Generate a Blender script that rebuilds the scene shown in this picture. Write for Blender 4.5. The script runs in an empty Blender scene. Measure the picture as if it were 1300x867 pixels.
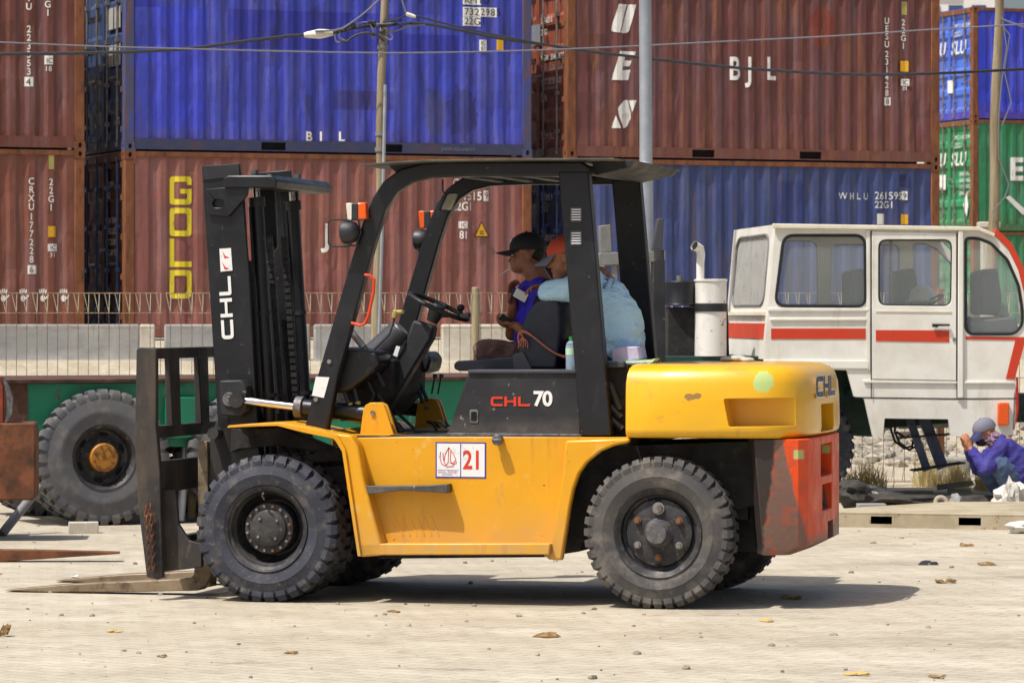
import bpy, bmesh, math, random
from mathutils import Vector, Matrix, noise
from mathutils.geometry import tessellate_polygon
random.seed(7)
S = bpy.context.scene
COL = S.collection
R = math.radians
# ------------------------------------------------------------------ camera, light, exposure
FPX, HZ, CH = 4840.0, 400.0, 1.68
cd = bpy.data.cameras.new('camera'); cam = bpy.data.objects.new('camera', cd); COL.objects.link(cam)
cam.location = (0, 0, CH); cam.rotation_euler = (R(90), 0, 0)
cd.sensor_width = 36; cd.lens = FPX / 1300 * 36; cd.shift_y = -33.5 / 1300
cd.clip_start = .5; cd.clip_end = 6000
cd.dof.use_dof = True; cd.dof.focus_distance = 22.6; cd.dof.aperture_fstop = 11
S.camera = cam
SUN = Vector((-.42, -.33, 1)).normalized()
w = bpy.data.worlds.new('World'); S.world = w; w.use_nodes = True
wn = w.node_tree; bg = wn.nodes['Background']; sky = wn.nodes.new('ShaderNodeTexSky')
sky.sky_type = 'NISHITA'; sky.sun_disc = False; sky.sun_elevation = math.asin(SUN.z)
sky.sun_rotation = math.atan2(SUN.x, SUN.y); sky.dust_density = 4.5; sky.air_density = 1.0; sky.altitude = 0
wn.links.new(sky.outputs[0], bg.inputs[0]); bg.inputs[1].default_value = .115
sd = bpy.data.lights.new('sun', 'SUN'); sd.energy = 4.7; sd.angle = R(.5); sd.color = (1, .965, .91)
so = bpy.data.objects.new('sun', sd); COL.objects.link(so); so.rotation_euler = SUN.to_track_quat('Z', 'Y').to_euler()
so.location = (-8, -6, 30)
S.view_settings.view_transform = 'Standard'; S.view_settings.look = 'None'
S.view_settings.exposure = .12; S.view_settings.gamma = 1
# ------------------------------------------------------------------ coordinates
def W(px, py, Y): return Vector(((px - 650) * Y / FPX, Y, CH - (py - HZ) * Y / FPX))
def G(px, py): return W(px, py, FPX * CH / (py - HZ))
class Frame:
    def __init__(s, o, yaw):                                # yaw>0: right end nearer
        s.o = Vector(o); s.t = R(yaw); s.u = Vector((math.cos(s.t), -math.sin(s.t), 0)); s.v = Vector((math.sin(s.t), math.cos(s.t), 0))
    def L(s, px, py, v):
        d = Vector(((px - 650) / FPX, 1, -(py - HZ) / FPX)); c = Vector((0, 0, CH))
        k = (v + (s.o - c).dot(s.v)) / d.dot(s.v); p = c + d * k - s.o
        return Vector((p.dot(s.u), v, p.z))
    def LU(s, px, py, u):                                   # on the plane u = const
        d = Vector(((px - 650) / FPX, 1, -(py - HZ) / FPX)); c = Vector((0, 0, CH))
        k = (u + (s.o - c).dot(s.u)) / d.dot(s.u); p = c + d * k - s.o
        return Vector((u, p.dot(s.v), p.z))
# ------------------------------------------------------------------ materials
def C(h):
    if not isinstance(h, str): return tuple(h) + (1,)
    v = [int(h[i:i + 2], 16) / 255 for i in (1, 3, 5)]
    return tuple((x / 12.92 if x <= .04045 else ((x + .055) / 1.055) ** 2.4) for x in v) + (1,)
MATS = {}
def mat(name, col, rough=.6, metal=0.0, layers=(), bump=None, coat=0, alpha=None, rvar=.15, spec=.5, trans=0):
    m = bpy.data.materials.new(name); m.use_nodes = True; MATS[name] = m
    t = m.node_tree; n = t.nodes; l = t.links; b = n['Principled BSDF']
    b.inputs['Metallic'].default_value = metal; b.inputs['Coat Weight'].default_value = coat
    b.inputs['Specular IOR Level'].default_value = spec; b.inputs['Coat Roughness'].default_value = .12
    b.inputs['Transmission Weight'].default_value = trans
    tc = n.new('ShaderNodeTexCoord'); o = tc.outputs['Object']
    sep = n.new('ShaderNodeSeparateXYZ'); l.new(o, sep.inputs[0])
    def mth(op, a, c, clamp=False):
        x = n.new('ShaderNodeMath'); x.operation = op; x.use_clamp = clamp
        for i, k in enumerate((a, c)):
            if isinstance(k, (int, float)): x.inputs[i].default_value = k
            else: l.new(k, x.inputs[i])
        return x.outputs[0]
    def noi(scale, det=5, off=0):
        mp = n.new('ShaderNodeMapping'); l.new(o, mp.inputs[0])
        mp.inputs['Scale'].default_value = scale if hasattr(scale, '__len__') else (scale,) * 3
        mp.inputs['Location'].default_value = (off, off * .7, off * 1.3)
        x = n.new('ShaderNodeTexNoise'); x.inputs['Scale'].default_value = 1; x.inputs['Detail'].default_value = det
        x.inputs['Roughness'].default_value = .62; l.new(mp.outputs[0], x.inputs[0]); return x.outputs[0]
    def ramp(v, lo, hi):
        r = n.new('ShaderNodeMapRange'); l.new(v, r.inputs[0]); r.inputs[1].default_value = lo; r.inputs[2].default_value = hi
        return r.outputs[0]
    base = n.new('ShaderNodeRGB'); base.outputs[0].default_value = C(col); cur = base.outputs[0]
    for k, L in enumerate(layers):
        kind, c2, amt = L[0], L[1], L[2]
        if kind == 'n': f = ramp(noi(L[3], L[6] if len(L) > 6 else 5, k * 7.3 + 1), L[4], L[5])
        elif kind == 'r':                                     # painted rectangle, x0 x1 z0 z1
            x0, x1, z0, z1 = L[3:7]
            f = mth('MULTIPLY', mth('MULTIPLY', ramp(sep.outputs[0], x0, x0 + .01), ramp(sep.outputs[0], x1, x1 - .01)),
                    mth('MULTIPLY', ramp(sep.outputs[2], z0, z0 + .01), ramp(sep.outputs[2], z1, z1 - .01)))
        elif kind == 'g': f = mth('MULTIPLY', ramp(sep.outputs['XYZ'.index(L[3])], L[4], L[5]), ramp(noi(L[6], 5, k * 3.1), .25, .7))
        elif kind == 'e':                                     # blotch, centre x z, radii
            cx, cz, rx, rz = L[3:7]
            ax = 0 if len(L) < 8 else L[7]
            d = mth('ADD', mth('POWER', mth('DIVIDE', mth('SUBTRACT', sep.outputs[ax], cx), rx), 2),
                    mth('POWER', mth('DIVIDE', mth('SUBTRACT', sep.outputs[2], cz), rz), 2))
            d = mth('ADD', d, mth('MULTIPLY', mth('SUBTRACT', noi(45.0 if L[5] < .2 else 9.0, 4, k), .5), 3.2)); f = ramp(d, 1.08, .95)
        elif kind == 'h':                                     # half plane a*x + b*z < c with a ragged edge
            d = mth('ADD', mth('ADD', mth('MULTIPLY', sep.outputs[0], L[3]), mth('MULTIPLY', sep.outputs[2], L[4])), mth('MULTIPLY', mth('SUBTRACT', noi(12.0, 5, k), .5), L[6]))
            f = ramp(d, L[5] + .008, L[5] - .008)
        f = mth('MULTIPLY', f, amt, True)
        x = n.new('ShaderNodeMix'); x.data_type = 'RGBA'; l.new(f, x.inputs[0]); l.new(cur, x.inputs[6]); x.inputs[7].default_value = C(c2)
        cur = x.outputs[2]
    l.new(cur, b.inputs['Base Color'])
    rr = n.new('ShaderNodeMapRange'); l.new(noi(6.0, 4, 3), rr.inputs[0]); rr.inputs[1].default_value = .3; rr.inputs[2].default_value = .7
    rr.inputs[3].default_value = max(.02, rough - rvar); rr.inputs[4].default_value = min(1, rough + rvar); l.new(rr.outputs[0], b.inputs['Roughness'])
    if bump:
        bp = n.new('ShaderNodeBump'); bp.inputs['Strength'].default_value = bump[0]; bp.inputs['Distance'].default_value = bump[2] if len(bump) > 2 else .01
        l.new(noi(bump[1], 6, 2), bp.inputs['Height']); l.new(bp.outputs[0], b.inputs['Normal'])
    if alpha is not None: b.inputs['Alpha'].default_value = alpha
    return m
# ------------------------------------------------------------------ objects and tags
def empty(name, loc, yaw=0):
    o = bpy.data.objects.new(name, None); COL.objects.link(o); o.location = loc; o.rotation_euler = (0, 0, yaw); o.empty_display_size = .2
    return o
def tag(o, label=None, cat=None, group=None, kind=None):
    if label: o['label'] = label
    if cat: o['category'] = cat
    if group: o['group'] = group
    if kind: o['kind'] = kind
    return o
def thing(name, label, cat, loc, yaw=0, group=None): return tag(empty(name, loc, yaw), label, cat, group)
def area(p): return sum(p[i][0] * p[(i + 1) % len(p)][1] - p[(i + 1) % len(p)][0] * p[i][1] for i in range(len(p)))
class MB:
    def __init__(s): s.b = bmesh.new()
    def face(s, pts):
        vs = [s.b.verts.new(p) for p in pts]; return s.b.faces.new(vs)
    def hexa(s, p):
        v = [s.b.verts.new(q) for q in p]
        for f in ((0, 3, 2, 1), (4, 5, 6, 7), (0, 1, 5, 4), (1, 2, 6, 5), (2, 3, 7, 6), (3, 0, 4, 7)): s.b.faces.new([v[i] for i in f])
        return s
    def box(s, x0, x1, y0, y1, z0, z1):
        return s.hexa([(x0, y0, z0), (x1, y0, z0), (x1, y1, z0), (x0, y1, z0), (x0, y0, z1), (x1, y0, z1), (x1, y1, z1), (x0, y1, z1)])
    def obox(s, c, size, rot=None):
        m = rot.to_matrix() if hasattr(rot, 'to_matrix') else (rot or Matrix.Identity(3)); c = Vector(c); h = Vector(size) / 2
        return s.hexa([c + m @ Vector((a * h.x, b * h.y, d * h.z)) for d in (-1, 1) for a, b in ((-1, -1), (1, -1), (1, 1), (-1, 1))])
    def bar(s, p0, p1, wd, th, up=(0, 1, 0)):                 # rectangular bar; wd along up, th across
        p0, p1 = Vector(p0), Vector(p1); d = (p1 - p0).normalized(); u = Vector(up); u = (u - d * u.dot(d)).normalized(); c = d.cross(u)
        return s.hexa([p + u * a * wd / 2 + c * b * th / 2 for p in (p0, p1) for a, b in ((-1, -1), (1, -1), (1, 1), (-1, 1))])
    def plate(s, outer, holes, ext):                         # outer / holes: lists of 3-D points in one plane
        ext = Vector(ext); loops = [[Vector(p) for p in outer]] + [[Vector(p) for p in h] for h in holes]
        flat = [p for l in loops for p in l]; tris = tessellate_polygon(loops)
        a = [s.b.verts.new(p) for p in flat]; b = [s.b.verts.new(p + ext) for p in flat]
        if not holes:
            s.b.faces.new(a); s.b.faces.new(b[::-1])
        else:
            for t in tris:
                try: s.b.faces.new([a[i] for i in t]); s.b.faces.new([b[i] for i in reversed(t)])
                except ValueError: pass
        k = 0
        for l in loops:
            n = len(l)
            for i in range(n): s.b.faces.new([a[k + i], a[k + (i + 1) % n], b[k + (i + 1) % n], b[k + i]])
            k += n
        return s
    def px(s, F, pts, v0, v1, holes=(), clip=None):
        q = [F.L(x, y, v0) for x, y in pts]; h = [[F.L(x, y, v0) for x, y in l] for l in holes]
        return s.plate(q, h, (0, v1 - v0, 0))
    def cyl(s, p0, p1, r0, r1=None, n=18, caps=True):
        p0, p1 = Vector(p0), Vector(p1); r1 = r0 if r1 is None else r1; d = (p1 - p0).normalized(); q = d.to_track_quat('Z', 'Y').to_matrix()
        A = [s.b.verts.new(p0 + q @ Vector((r0 * math.cos(2 * math.pi * i / n), r0 * math.sin(2 * math.pi * i / n), 0))) for i in range(n)]
        B = [s.b.verts.new(p1 + q @ Vector((r1 * math.cos(2 * math.pi * i / n), r1 * math.sin(2 * math.pi * i / n), 0))) for i in range(n)]
        for i in range(n): s.b.faces.new([A[i], A[(i + 1) % n], B[(i + 1) % n], B[i]])
        if caps: s.b.faces.new(A[::-1]); s.b.faces.new(B)
        return s
    def tube(s, pts, r, n=8, closed=False, caps=True):
        pts = [Vector(p) for p in pts]; N = len(pts); rings = []; ref = None
        for i, p in enumerate(pts):
            if closed: d = pts[(i + 1) % N] - pts[i - 1]
            else: d = pts[min(i + 1, N - 1)] - pts[max(i - 1, 0)]
            d.normalize()
            if ref is None: ref = Vector((0, 0, 1)) if abs(d.z) < .9 else Vector((1, 0, 0))
            u = (ref - d * ref.dot(d)).normalized(); ref = u; c = d.cross(u); rr = r[i] if hasattr(r, '__len__') else r
            rings.append([s.b.verts.new(p + (u * math.cos(2 * math.pi * k / n) + c * math.sin(2 * math.pi * k / n)) * rr) for k in range(n)])
        for i in range(N if closed else N - 1):
            A, B = rings[i], rings[(i + 1) % N]
            for k in range(n): s.b.faces.new([A[k], A[(k + 1) % n], B[(k + 1) % n], B[k]])
        if caps and not closed: s.b.faces.new(rings[0][::-1]); s.b.faces.new(rings[-1])
        return s
    def lathe(s, prof, c=(0, 0, 0), axis='y', n=48, closed=False):     # prof: (r, h) along the axis
        c = Vector(c); rings = []
        ax = Vector({'x': (1, 0, 0), 'y': (0, 1, 0), 'z': (0, 0, 1)}[axis]) if isinstance(axis, str) else Vector(axis).normalized()
        q = ax.to_track_quat('Z', 'Y').to_matrix()
        for r, h in prof:
            rings.append([s.b.verts.new(c + q @ Vector((r * math.cos(2 * math.pi * i / n), r * math.sin(2 * math.pi * i / n), h))) for i in range(n)])
        for j in range(len(prof) if closed else len(prof) - 1):
            A, B = rings[j], rings[(j + 1) % len(prof)]
            for i in range(n): s.b.faces.new([A[i], A[(i + 1) % n], B[(i + 1) % n], B[i]])
        return s
    def ell(s, c, rad, rot=None, nu=16, nv=10):
        c = Vector(c); m = rot.to_matrix() if hasattr(rot, 'to_matrix') else (rot or Matrix.Identity(3)); rows = []
        for j in range(1, nv):
            a = math.pi * j / nv
            rows.append([s.b.verts.new(c + m @ Vector((rad[0] * math.sin(a) * math.cos(2 * math.pi * i / nu), rad[1] * math.sin(a) * math.sin(2 * math.pi * i / nu), rad[2] * math.cos(a)))) for i in range(nu)])
        t = s.b.verts.new(c + m @ Vector((0, 0, rad[2]))); b = s.b.verts.new(c - m @ Vector((0, 0, rad[2])))
        for i in range(nu):
            s.b.faces.new([t, rows[0][i], rows[0][(i + 1) % nu]]); s.b.faces.new([b, rows[-1][(i + 1) % nu], rows[-1][i]])
            for j in range(nv - 2): s.b.faces.new([rows[j][i], rows[j + 1][i], rows[j + 1][(i + 1) % nu], rows[j][(i + 1) % nu]])
        return s
    def cap(s, p0, p1, r0, r1, n=14):                         # tapered capsule
        p0, p1 = Vector(p0), Vector(p1); s.cyl(p0, p1, r0, r1, n); s.ell(p0, (r0,) * 3, nu=n, nv=8); s.ell(p1, (r1,) * 3, nu=n, nv=8); return s
    def build(s, name, m, parent=None, bevel=0, smooth=35, label=None, seg=2):
        bmesh.ops.recalc_face_normals(s.b, faces=s.b.faces[:])
        me = bpy.data.meshes.new(name); s.b.to_mesh(me); s.b.free()
        o = bpy.data.objects.new(name, me); COL.objects.link(o)
        me.materials.append(MATS[m] if isinstance(m, str) else m)
        if smooth:
            me.shade_smooth(); me.set_sharp_from_angle(angle=R(smooth))
        if parent: o.parent = parent
        if bevel:
            bv = o.modifiers.new('bevel', 'BEVEL'); bv.width = bevel; bv.segments = seg; bv.limit_method = 'ANGLE'; bv.angle_limit = R(40); bv.harden_normals = False
        if label: o['label'] = label
        return o
def bake(o):                                                  # apply an object's modifiers to its mesh
    dg = bpy.context.evaluated_depsgraph_get(); dg.update()
    me = bpy.data.meshes.new_from_object(o.evaluated_get(dg)); o.modifiers.clear(); old = o.data; o.data = me; bpy.data.meshes.remove(old); return o
def text(body, h, m, parent, org, name='lettering', xdir=(1, 0, 0), ydir=(0, 0, 1), bold=0, align='LEFT', spacing=1, shear=0, sx=1, line=1, prof=None, breaks=None, ext=0, label=None, wrap=None):
    cu = bpy.data.curves.new('t', 'FONT'); cu.body = body; cu.size = h / .70; cu.align_x = align; cu.space_character = spacing; cu.space_line = line
    cu.offset = bold * h; cu.shear = shear; cu.fill_mode = 'FRONT' if not ext else 'BOTH'; cu.extrude = ext; cu.resolution_u = 5
    o = bpy.data.objects.new('t', cu); COL.objects.link(o); dg = bpy.context.evaluated_depsgraph_get(); dg.update()
    me = bpy.data.meshes.new_from_object(o.evaluated_get(dg)); bpy.data.objects.remove(o); bpy.data.curves.remove(cu)
    X, Y = Vector(xdir).normalized(), Vector(ydir).normalized(); Z = X.cross(Y); org = Vector(org)
    for v in me.vertices: c = v.co.copy(); v.co = org + X * c.x * sx + Y * c.y + Z * c.z
    if prof:
        b = bmesh.new(); b.from_mesh(me)
        for x in breaks: bmesh.ops.bisect_plane(b, geom=b.verts[:] + b.edges[:] + b.faces[:], plane_co=(x, 0, 0), plane_no=(1, 0, 0))
        for v in b.verts: v.co.y += prof(v.co.x)
        b.to_mesh(me); b.free()
    if wrap:
        for v in me.vertices: v.co = wrap(v.co)
    me.name = name; r = bpy.data.objects.new(name, me); COL.objects.link(r); me.materials.append(MATS[m]); r.parent = parent
    if label: r['label'] = label
    return r
def arc(cx, cy, r, a0, a1, n=8, ry=None):
    ry = ry or r
    return [(cx + r * math.cos(R(a0 + (a1 - a0) * i / n)), cy + ry * math.sin(R(a0 + (a1 - a0) * i / n))) for i in range(n + 1)]
def rrect(x0, y0, x1, y1, r, n=5):
    return arc(x1 - r, y1 - r, r, 0, 90, n) + arc(x0 + r, y1 - r, r, 90, 180, n) + arc(x0 + r, y0 + r, r, 180, 270, n) + arc(x1 - r, y0 + r, r, 270, 360, n)
def rpoly(pts, r, n=4):                                       # polygon with rounded corners
    out = []; N = len(pts); rs = r if hasattr(r, '__len__') else [r] * N
    for i in range(N):
        a, b, c = Vector(pts[i - 1]), Vector(pts[i]), Vector(pts[(i + 1) % N]); k = rs[i]
        if k <= 0: out.append(tuple(b)); continue
        d1 = (a - b); d2 = (c - b); k = min(k, d1.length * .48, d2.length * .48); p = b + d1.normalized() * k; q = b + d2.normalized() * k
        for j in range(n + 1):
            t = j / n; out.append(tuple(p * (1 - t) ** 2 + b * 2 * t * (1 - t) + q * t * t))
    return out

def chl(h, L_, parent, org, xdir, ydir, m, name='lettering', grow=0, wrap=None, y0=0):
    k = L_ / 4.3; s = .245 * h; g = grow; X, Y = Vector(xdir).normalized(), Vector(ydir).normalized()
    C_ = rpoly([(0, 0), (1.32 * k, 0), (1.32 * k, s), (s * 1.15, s), (s * 1.15, h - s), (1.32 * k, h - s), (1.32 * k, h), (0, h)], [h * .35, 0, 0, h * .12, h * .12, 0, 0, h * .35])
    H_ = [(1.5 * k, 0), (1.5 * k + s * 1.15, 0), (1.5 * k + s * 1.15, h * .4), (2.8 * k - s * 1.15, h * .4), (2.8 * k - s * 1.15, 0), (2.8 * k, 0), (2.8 * k, h), (2.8 * k - s * 1.15, h), (2.8 * k - s * 1.15, h * .61), (1.5 * k + s * 1.15, h * .61), (1.5 * k + s * 1.15, h), (1.5 * k, h)]
    E_ = rpoly([(3.0 * k, 0), (4.3 * k, 0), (4.3 * k, s), (3.0 * k + s * 1.15, s), (3.0 * k + s * 1.15, h), (3.0 * k, h)], [h * .2, 0, 0, 0, 0, 0])
    out = []
    for P_l in (C_, H_, E_):
        if grow:                                              # outline: offset outwards
            n = len(P_l); Q = []
            for i in range(n):
                p, c_, q = Vector(P_l[i - 1]), Vector(P_l[i]), Vector(P_l[(i + 1) % n]); d1, d2 = (c_ - p), (q - c_)
                if d1.length < 1e-6 or d2.length < 1e-6: continue
                d1.normalize(); d2.normalize(); nn = Vector((d1.y + d2.y, -d1.x - d2.x)); l_ = nn.length
                Q.append(c_ + nn / max(l_, .5) * grow * (2 / max(l_, 1.2)))
            P_l = Q
        q = MB(); bb = q.b; pv = [bb.verts.new((p_[0], p_[1], 0)) for p_ in P_l]
        for t in tessellate_polygon([[Vector((p_[0], p_[1], 0)) for p_ in P_l]]):
            try: bb.faces.new([pv[i] for i in t])
            except ValueError: pass
        if wrap:
            for i in range(1, 24): bmesh.ops.bisect_plane(bb, geom=bb.verts[:] + bb.edges[:] + bb.faces[:], plane_co=(L_ * i / 24, 0, 0), plane_no=(1, 0, 0))
        for v in bb.verts:
            v.co = wrap(Vector((v.co.x, y0 - v.co.z, org[2] + v.co.y))) if wrap else Vector(org) + X * v.co.x + Y * v.co.y + Vector((0, y0 - v.co.z, 0))
        out.append(q.build(name, m, parent, smooth=0))
    return out
# ------------------------------------------------------------------ materials
DUST = '#b3a68c'
mat('dusty_paving', '#b3a996', .9, 0, [('n', '#a2957d', .6, (.5, .6, 1), .42, .7), ('n', '#c9c0ae', .6, (1.3, 1.6, 1), .45, .7), ('n', '#8a7d68', .5, (6, 5, 1), .52, .72), ('n', '#6e6250', .55, (22, 16, 1), .6, .7), ('n', '#cdc3ab', .4, (30, 24, 1), .6, .7), ('n', '#847a6b', .5, (.3, .9, 1), .56, .66), ('n', '#5f574b', .5, (1.1, 2.2, 1), .66, .72)], bump=(.5, 40.0, .006))
mat('sand_fill', '#a89e8a', .95, 0, [('n', '#8d7f66', .7, 1.2, .4, .65), ('n', '#bbb3a4', .6, 5.0, .5, .7)], bump=(.8, 9.0, .05))
mat('rubble', '#8f8779', .9, 0, [('n', '#6c655c', .8, 3.0, .4, .6), ('n', '#c2b8a4', .7, 7.0, .5, .65)], bump=(.6, 20.0, .02))
mat('concrete', '#8f8e8b', .88, 0, [('n', '#6c6c6a', .7, (1.2, 1.2, 3), .4, .68), ('n', '#aeaca5', .6, 2.2, .5, .7), ('n', '#57544e', .5, (9, 9, 1), .6, .75)], bump=(.4, 25.0, .008))
mat('pale_concrete', '#b5ae9f', .9, 0, [('n', '#948b7a', .6, 3.0, .42, .7), ('n', '#d0cabd', .6, 9.0, .5, .7)], bump=(.4, 25.0, .008))
mat('fence_wire', '#8a765c', .6, .3, [('n', '#5d3a22', .7, 9.0, .45, .6)])
mat('fence_zinc', '#c9c1a8', .5, .2, [('n', '#8a6a45', .5, 9.0, .5, .65)])
mat('rust_steel', '#5f3a24', .85, .1, [('n', '#8a5230', .8, 5.0, .45, .65), ('n', '#2f241d', .7, 9.0, .5, .7)], bump=(.4, 60.0, .004))
mat('wood_pole', '#93866c', .85, 0, [('n', '#6a5637', .8, (18, 18, 1.2), .4, .65), ('n', '#c2b493', .5, (9, 9, .8), .5, .75)], bump=(.5, (60, 60, 4), .01))
mat('galv', '#a8acb3', .45, .5, [('n', '#8b8f96', .6, (3, 3, .8), .4, .7), ('n', '#c2c5ca', .4, 9.0, .5, .7)])
mat('cable', '#25262c', .6, 0); mat('cable_grey', '#6d6c74', .6, 0); mat('splice', '#d8d4c4', .5, 0, [('n', '#a9a28e', .5, 14.0, .5, .7)])
mat('white_mark', '#dedcd6', .6, 0, [('n', '#a79c90', .7, (9, 9, 5), .56, .68)])
mat('spray_white', '#e6e4df', .7, 0, [('n', '#b9a9a3', .7, 12.0, .5, .65)])
mat('yellow_mark', '#e3cc2f', .6, 0, [('n', '#a08a30', .6, (12, 12, 5), .58, .7)])
mat('sticker_yellow', '#d8a21f', .5, 0, [('n', '#9c7418', .4, 30.0, .5, .6)])
mat('plate_dull', '#a99b5a', .5, .2); mat('black_mark', '#17161a', .6)
mat('void', '#060606', .95); mat('dull_white', '#b7b5ae', .6, 0, [('n', '#8e8a82', .5, 6.0, .5, .7)])
def steel(name, col, dark, rust='#6b3c20', ra=.75, extra=(), fade='#9a93a0', lo=.6):
    return mat(name, col, .5, 0, [('n', dark, .55, (1.3, 1.3, .7), .42, .7), ('n', fade, .22, (5, 5, .5), .48, .75)] + list(extra) +
               [('n', dark, .6, (22, 22, 1.2), .56, .72), ('n', rust, ra, (9, 9, .9), lo, lo + .09), ('g', rust, .55, 'Z', .45, .1, (9.0, 9.0, 2.0)), ('n', '#1b1716', .55, (14, 14, 2.5), .68, .76)], bump=(.6, (2.4, 2.4, 1.3), .05), rvar=.12)
blue2 = '#2a2f9c'
steel('paint_maroon', '#6d3d33', '#573028', extra=[('n', '#31407a', .5, (4, 4, 4), .7, .73)])
steel('paint_maroon_low', '#7c4838', '#5f352a', '#7a4524', extra=[('n', '#33211d', .5, (2, 2, 2), .62, .7)])
steel('paint_blue', '#3a44ae', '#30368c', '#5c4a52', .45, extra=[('r', blue2, .75, .05, .52, 1.98, 2.35), ('r', blue2, .6, .05, 1.35, 2.38, 2.5), ('r', '#26288f', .75, 1.5, 4.1, 1.45, 2.0), ('r', '#26288f', .7, 4.1, 4.95, 1.45, 1.72),
      ('r', '#332f6d', .7, 3.05, 3.95, .62, .9), ('r', '#3540c6', .6, .4, 1.2, .3, 2.0), ('e', '#2e2b52', .6, 4.98, .62, .24, .34), ('e', '#4c4a5c', .55, 4.58, .6, .16, .33), ('n', '#2c2f62', .7, (3.5, 3.5, 1.3), .58, .66)])
steel('paint_rust', '#86524a', '#75453e', '#84503a', .5, extra=[('n', '#986555', .6, (.8, .8, .8), .45, .65), ('r', '#7a3529', .4, .8, 2.0, .95, 1.45), ('n', '#9d4a32', .5, (3, 3, 6), .62, .68)])
steel('paint_brown', '#693c38', '#56302e', '#7f5136', .75, lo=.54, extra=[('n', '#7a3f3a', .5, (2.2, 2.2, .5), .5, .7), ('r', '#4f2826', .5, .3, .62, 1.25, 1.8), ('e', '#7a3020', .8, 4.1, 2.0, .22, .28)])
steel('paint_navy', '#3a4778', '#2f3a62', '#6a4a3a', .5, extra=[('r', '#24306f', .6, 3.3, 3.8, .2, 2.3)])
steel('paint_skyblue', '#4a6fd0', '#3b5dbd'); steel('paint_ultramarine', '#2c3cc0', '#2733a0')
steel('paint_green', '#2c8a55', '#267349'); steel('paint_deepgreen', '#2d7f52', '#225c3e')
mat('door_bluegrey', '#33456e', .6, 0, [('n', '#1f2c4a', .6, 4.0, .45, .65), ('n', '#5a4a44', .6, (9, 9, 2), .62, .7)])
mat('door_dkred', '#5a2f28', .7, 0, [('n', '#3a211e', .6, 4.0, .45, .65)])
mat('door_orange', '#8d4a30', .6, 0, [('n', '#5c2f22', .6, (6, 6, 3), .45, .65), ('n', '#b87a5a', .5, 9.0, .6, .7)])
mat('door_navy', '#283463', .6, 0, [('n', '#1c2444', .6, 4.0, .45, .65)])
mat('post_rust', '#6f4227', .8, 0, [('n', '#8d5634', .7, (7, 7, 3), .42, .62), ('n', '#3c2a22', .7, (12, 12, 3), .55, .68)], bump=(.4, 40.0, .006))
mat('post_blue', '#4a4a66', .75, 0, [('n', '#3a4a9a', .8, (9, 9, 2), .5, .6), ('n', '#6f4a36', .8, (12, 12, 2), .52, .64)], bump=(.4, 40.0, .006))
mat('rail_slate', '#343a5c', .7, 0, [('n', '#4a4450', .6, (4, 4, 4), .45, .65), ('n', '#5c3d30', .6, (6, 6, 6), .6, .7)])
mat('rod', '#8a8480', .5, .4, [('n', '#5e5048', .6, 12.0, .45, .65)]); mat('rod_blue', '#4b5f8e', .5, .2, [('n', '#2f3a55', .6, 12.0, .45, .65)])
# ------------------------------------------------------------------ the ground
def grid(xs, ys, f):
    m = MB(); V = [[m.b.verts.new((x, y, f(x, y))) for x in xs] for y in ys]
    for j in range(len(ys) - 1):
        for i in range(len(xs) - 1): m.b.faces.new([V[j][i], V[j][i + 1], V[j + 1][i + 1], V[j + 1][i]])
    return m
gm = MATS['dusty_paving']
gt = gm.node_tree; gn = gt.nodes; gl = gt.links
br = gn.new('ShaderNodeTexBrick'); mp = gn.new('ShaderNodeMapping'); gl.new([n for n in gn if n.type == 'TEX_COORD'][0].outputs['Object'], mp.inputs[0])
mp.inputs['Rotation'].default_value = (0, 0, R(38)); gl.new(mp.outputs[0], br.inputs[0]); br.inputs['Scale'].default_value = 1
br.inputs['Brick Width'].default_value = .21; br.inputs['Row Height'].default_value = .105; br.inputs['Mortar Size'].default_value = .007; br.inputs['Mortar Smooth'].default_value = .6
br.inputs['Color1'].default_value = (1, 1, 1, 1); br.inputs['Color2'].default_value = (.8, .8, .8, 1); br.inputs['Mortar'].default_value = (.3, .28, .25, 1)
bs = gn['Principled BSDF']; src = bs.inputs['Base Color'].links[0].from_socket
mx = gn.new('ShaderNodeMix'); mx.data_type = 'RGBA'; mx.blend_type = 'MULTIPLY'; mx.inputs[0].default_value = .55
gl.new(src, mx.inputs[6]); gl.new(br.outputs['Color'], mx.inputs[7]); gl.new(mx.outputs[2], bs.inputs['Base Color'])
xs = [-900, -300, -100, -40] + [i * 1.0 for i in range(-14, 15)] + [40, 100, 300, 900]
ys = [-20, 5, 10, 12] + [14 + .5 * i for i in range(50)] + [39.4, 42, 47, 60, 90, 150, 400, 1500, 4000]
fl = lambda x, y: (noise.noise(Vector((x * .25, y * .12, 0))) * .018 if 13 < y < 38 and abs(x) < 14 else 0)
o = grid(xs, ys, lambda x, y: fl(x, y) * (0 if 20.5 < y < 25 and abs(x) < 4 else 1)).build('ground', 'dusty_paving'); tag(o, kind='structure')
def emb(x, y):
    k = [(39.3, -.02), (40.2, .02), (42, .25), (43.5, .6), (44.5, 1.12), (46.3, 1.16), (47.2, 1.33), (64, 1.33), (70, .99), (160, .99), (170, -.1)]
    for a, b in zip(k, k[1:]):
        if a[0] <= y <= b[0]:
            z = a[1] + (b[1] - a[1]) * (y - a[0]) / (b[0] - a[0]); break
    else: z = -.1
    return z + (noise.noise(Vector((x * 1.7, y * 1.7, 0))) * .07 if 40 < y < 44 else 0)
ys = [39.3 + .25 * i for i in range(20)] + [44.6, 45.5, 46.3, 46.8, 47.2, 52, 58, 64, 70, 100, 160, 170]
xs = [-120, -40, -14] + [i * .4 for i in range(-25, 26)] + [14, 40, 120]
o = grid(xs, ys, emb).build('embankment', 'sand_fill'); tag(o, kind='structure')
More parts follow.
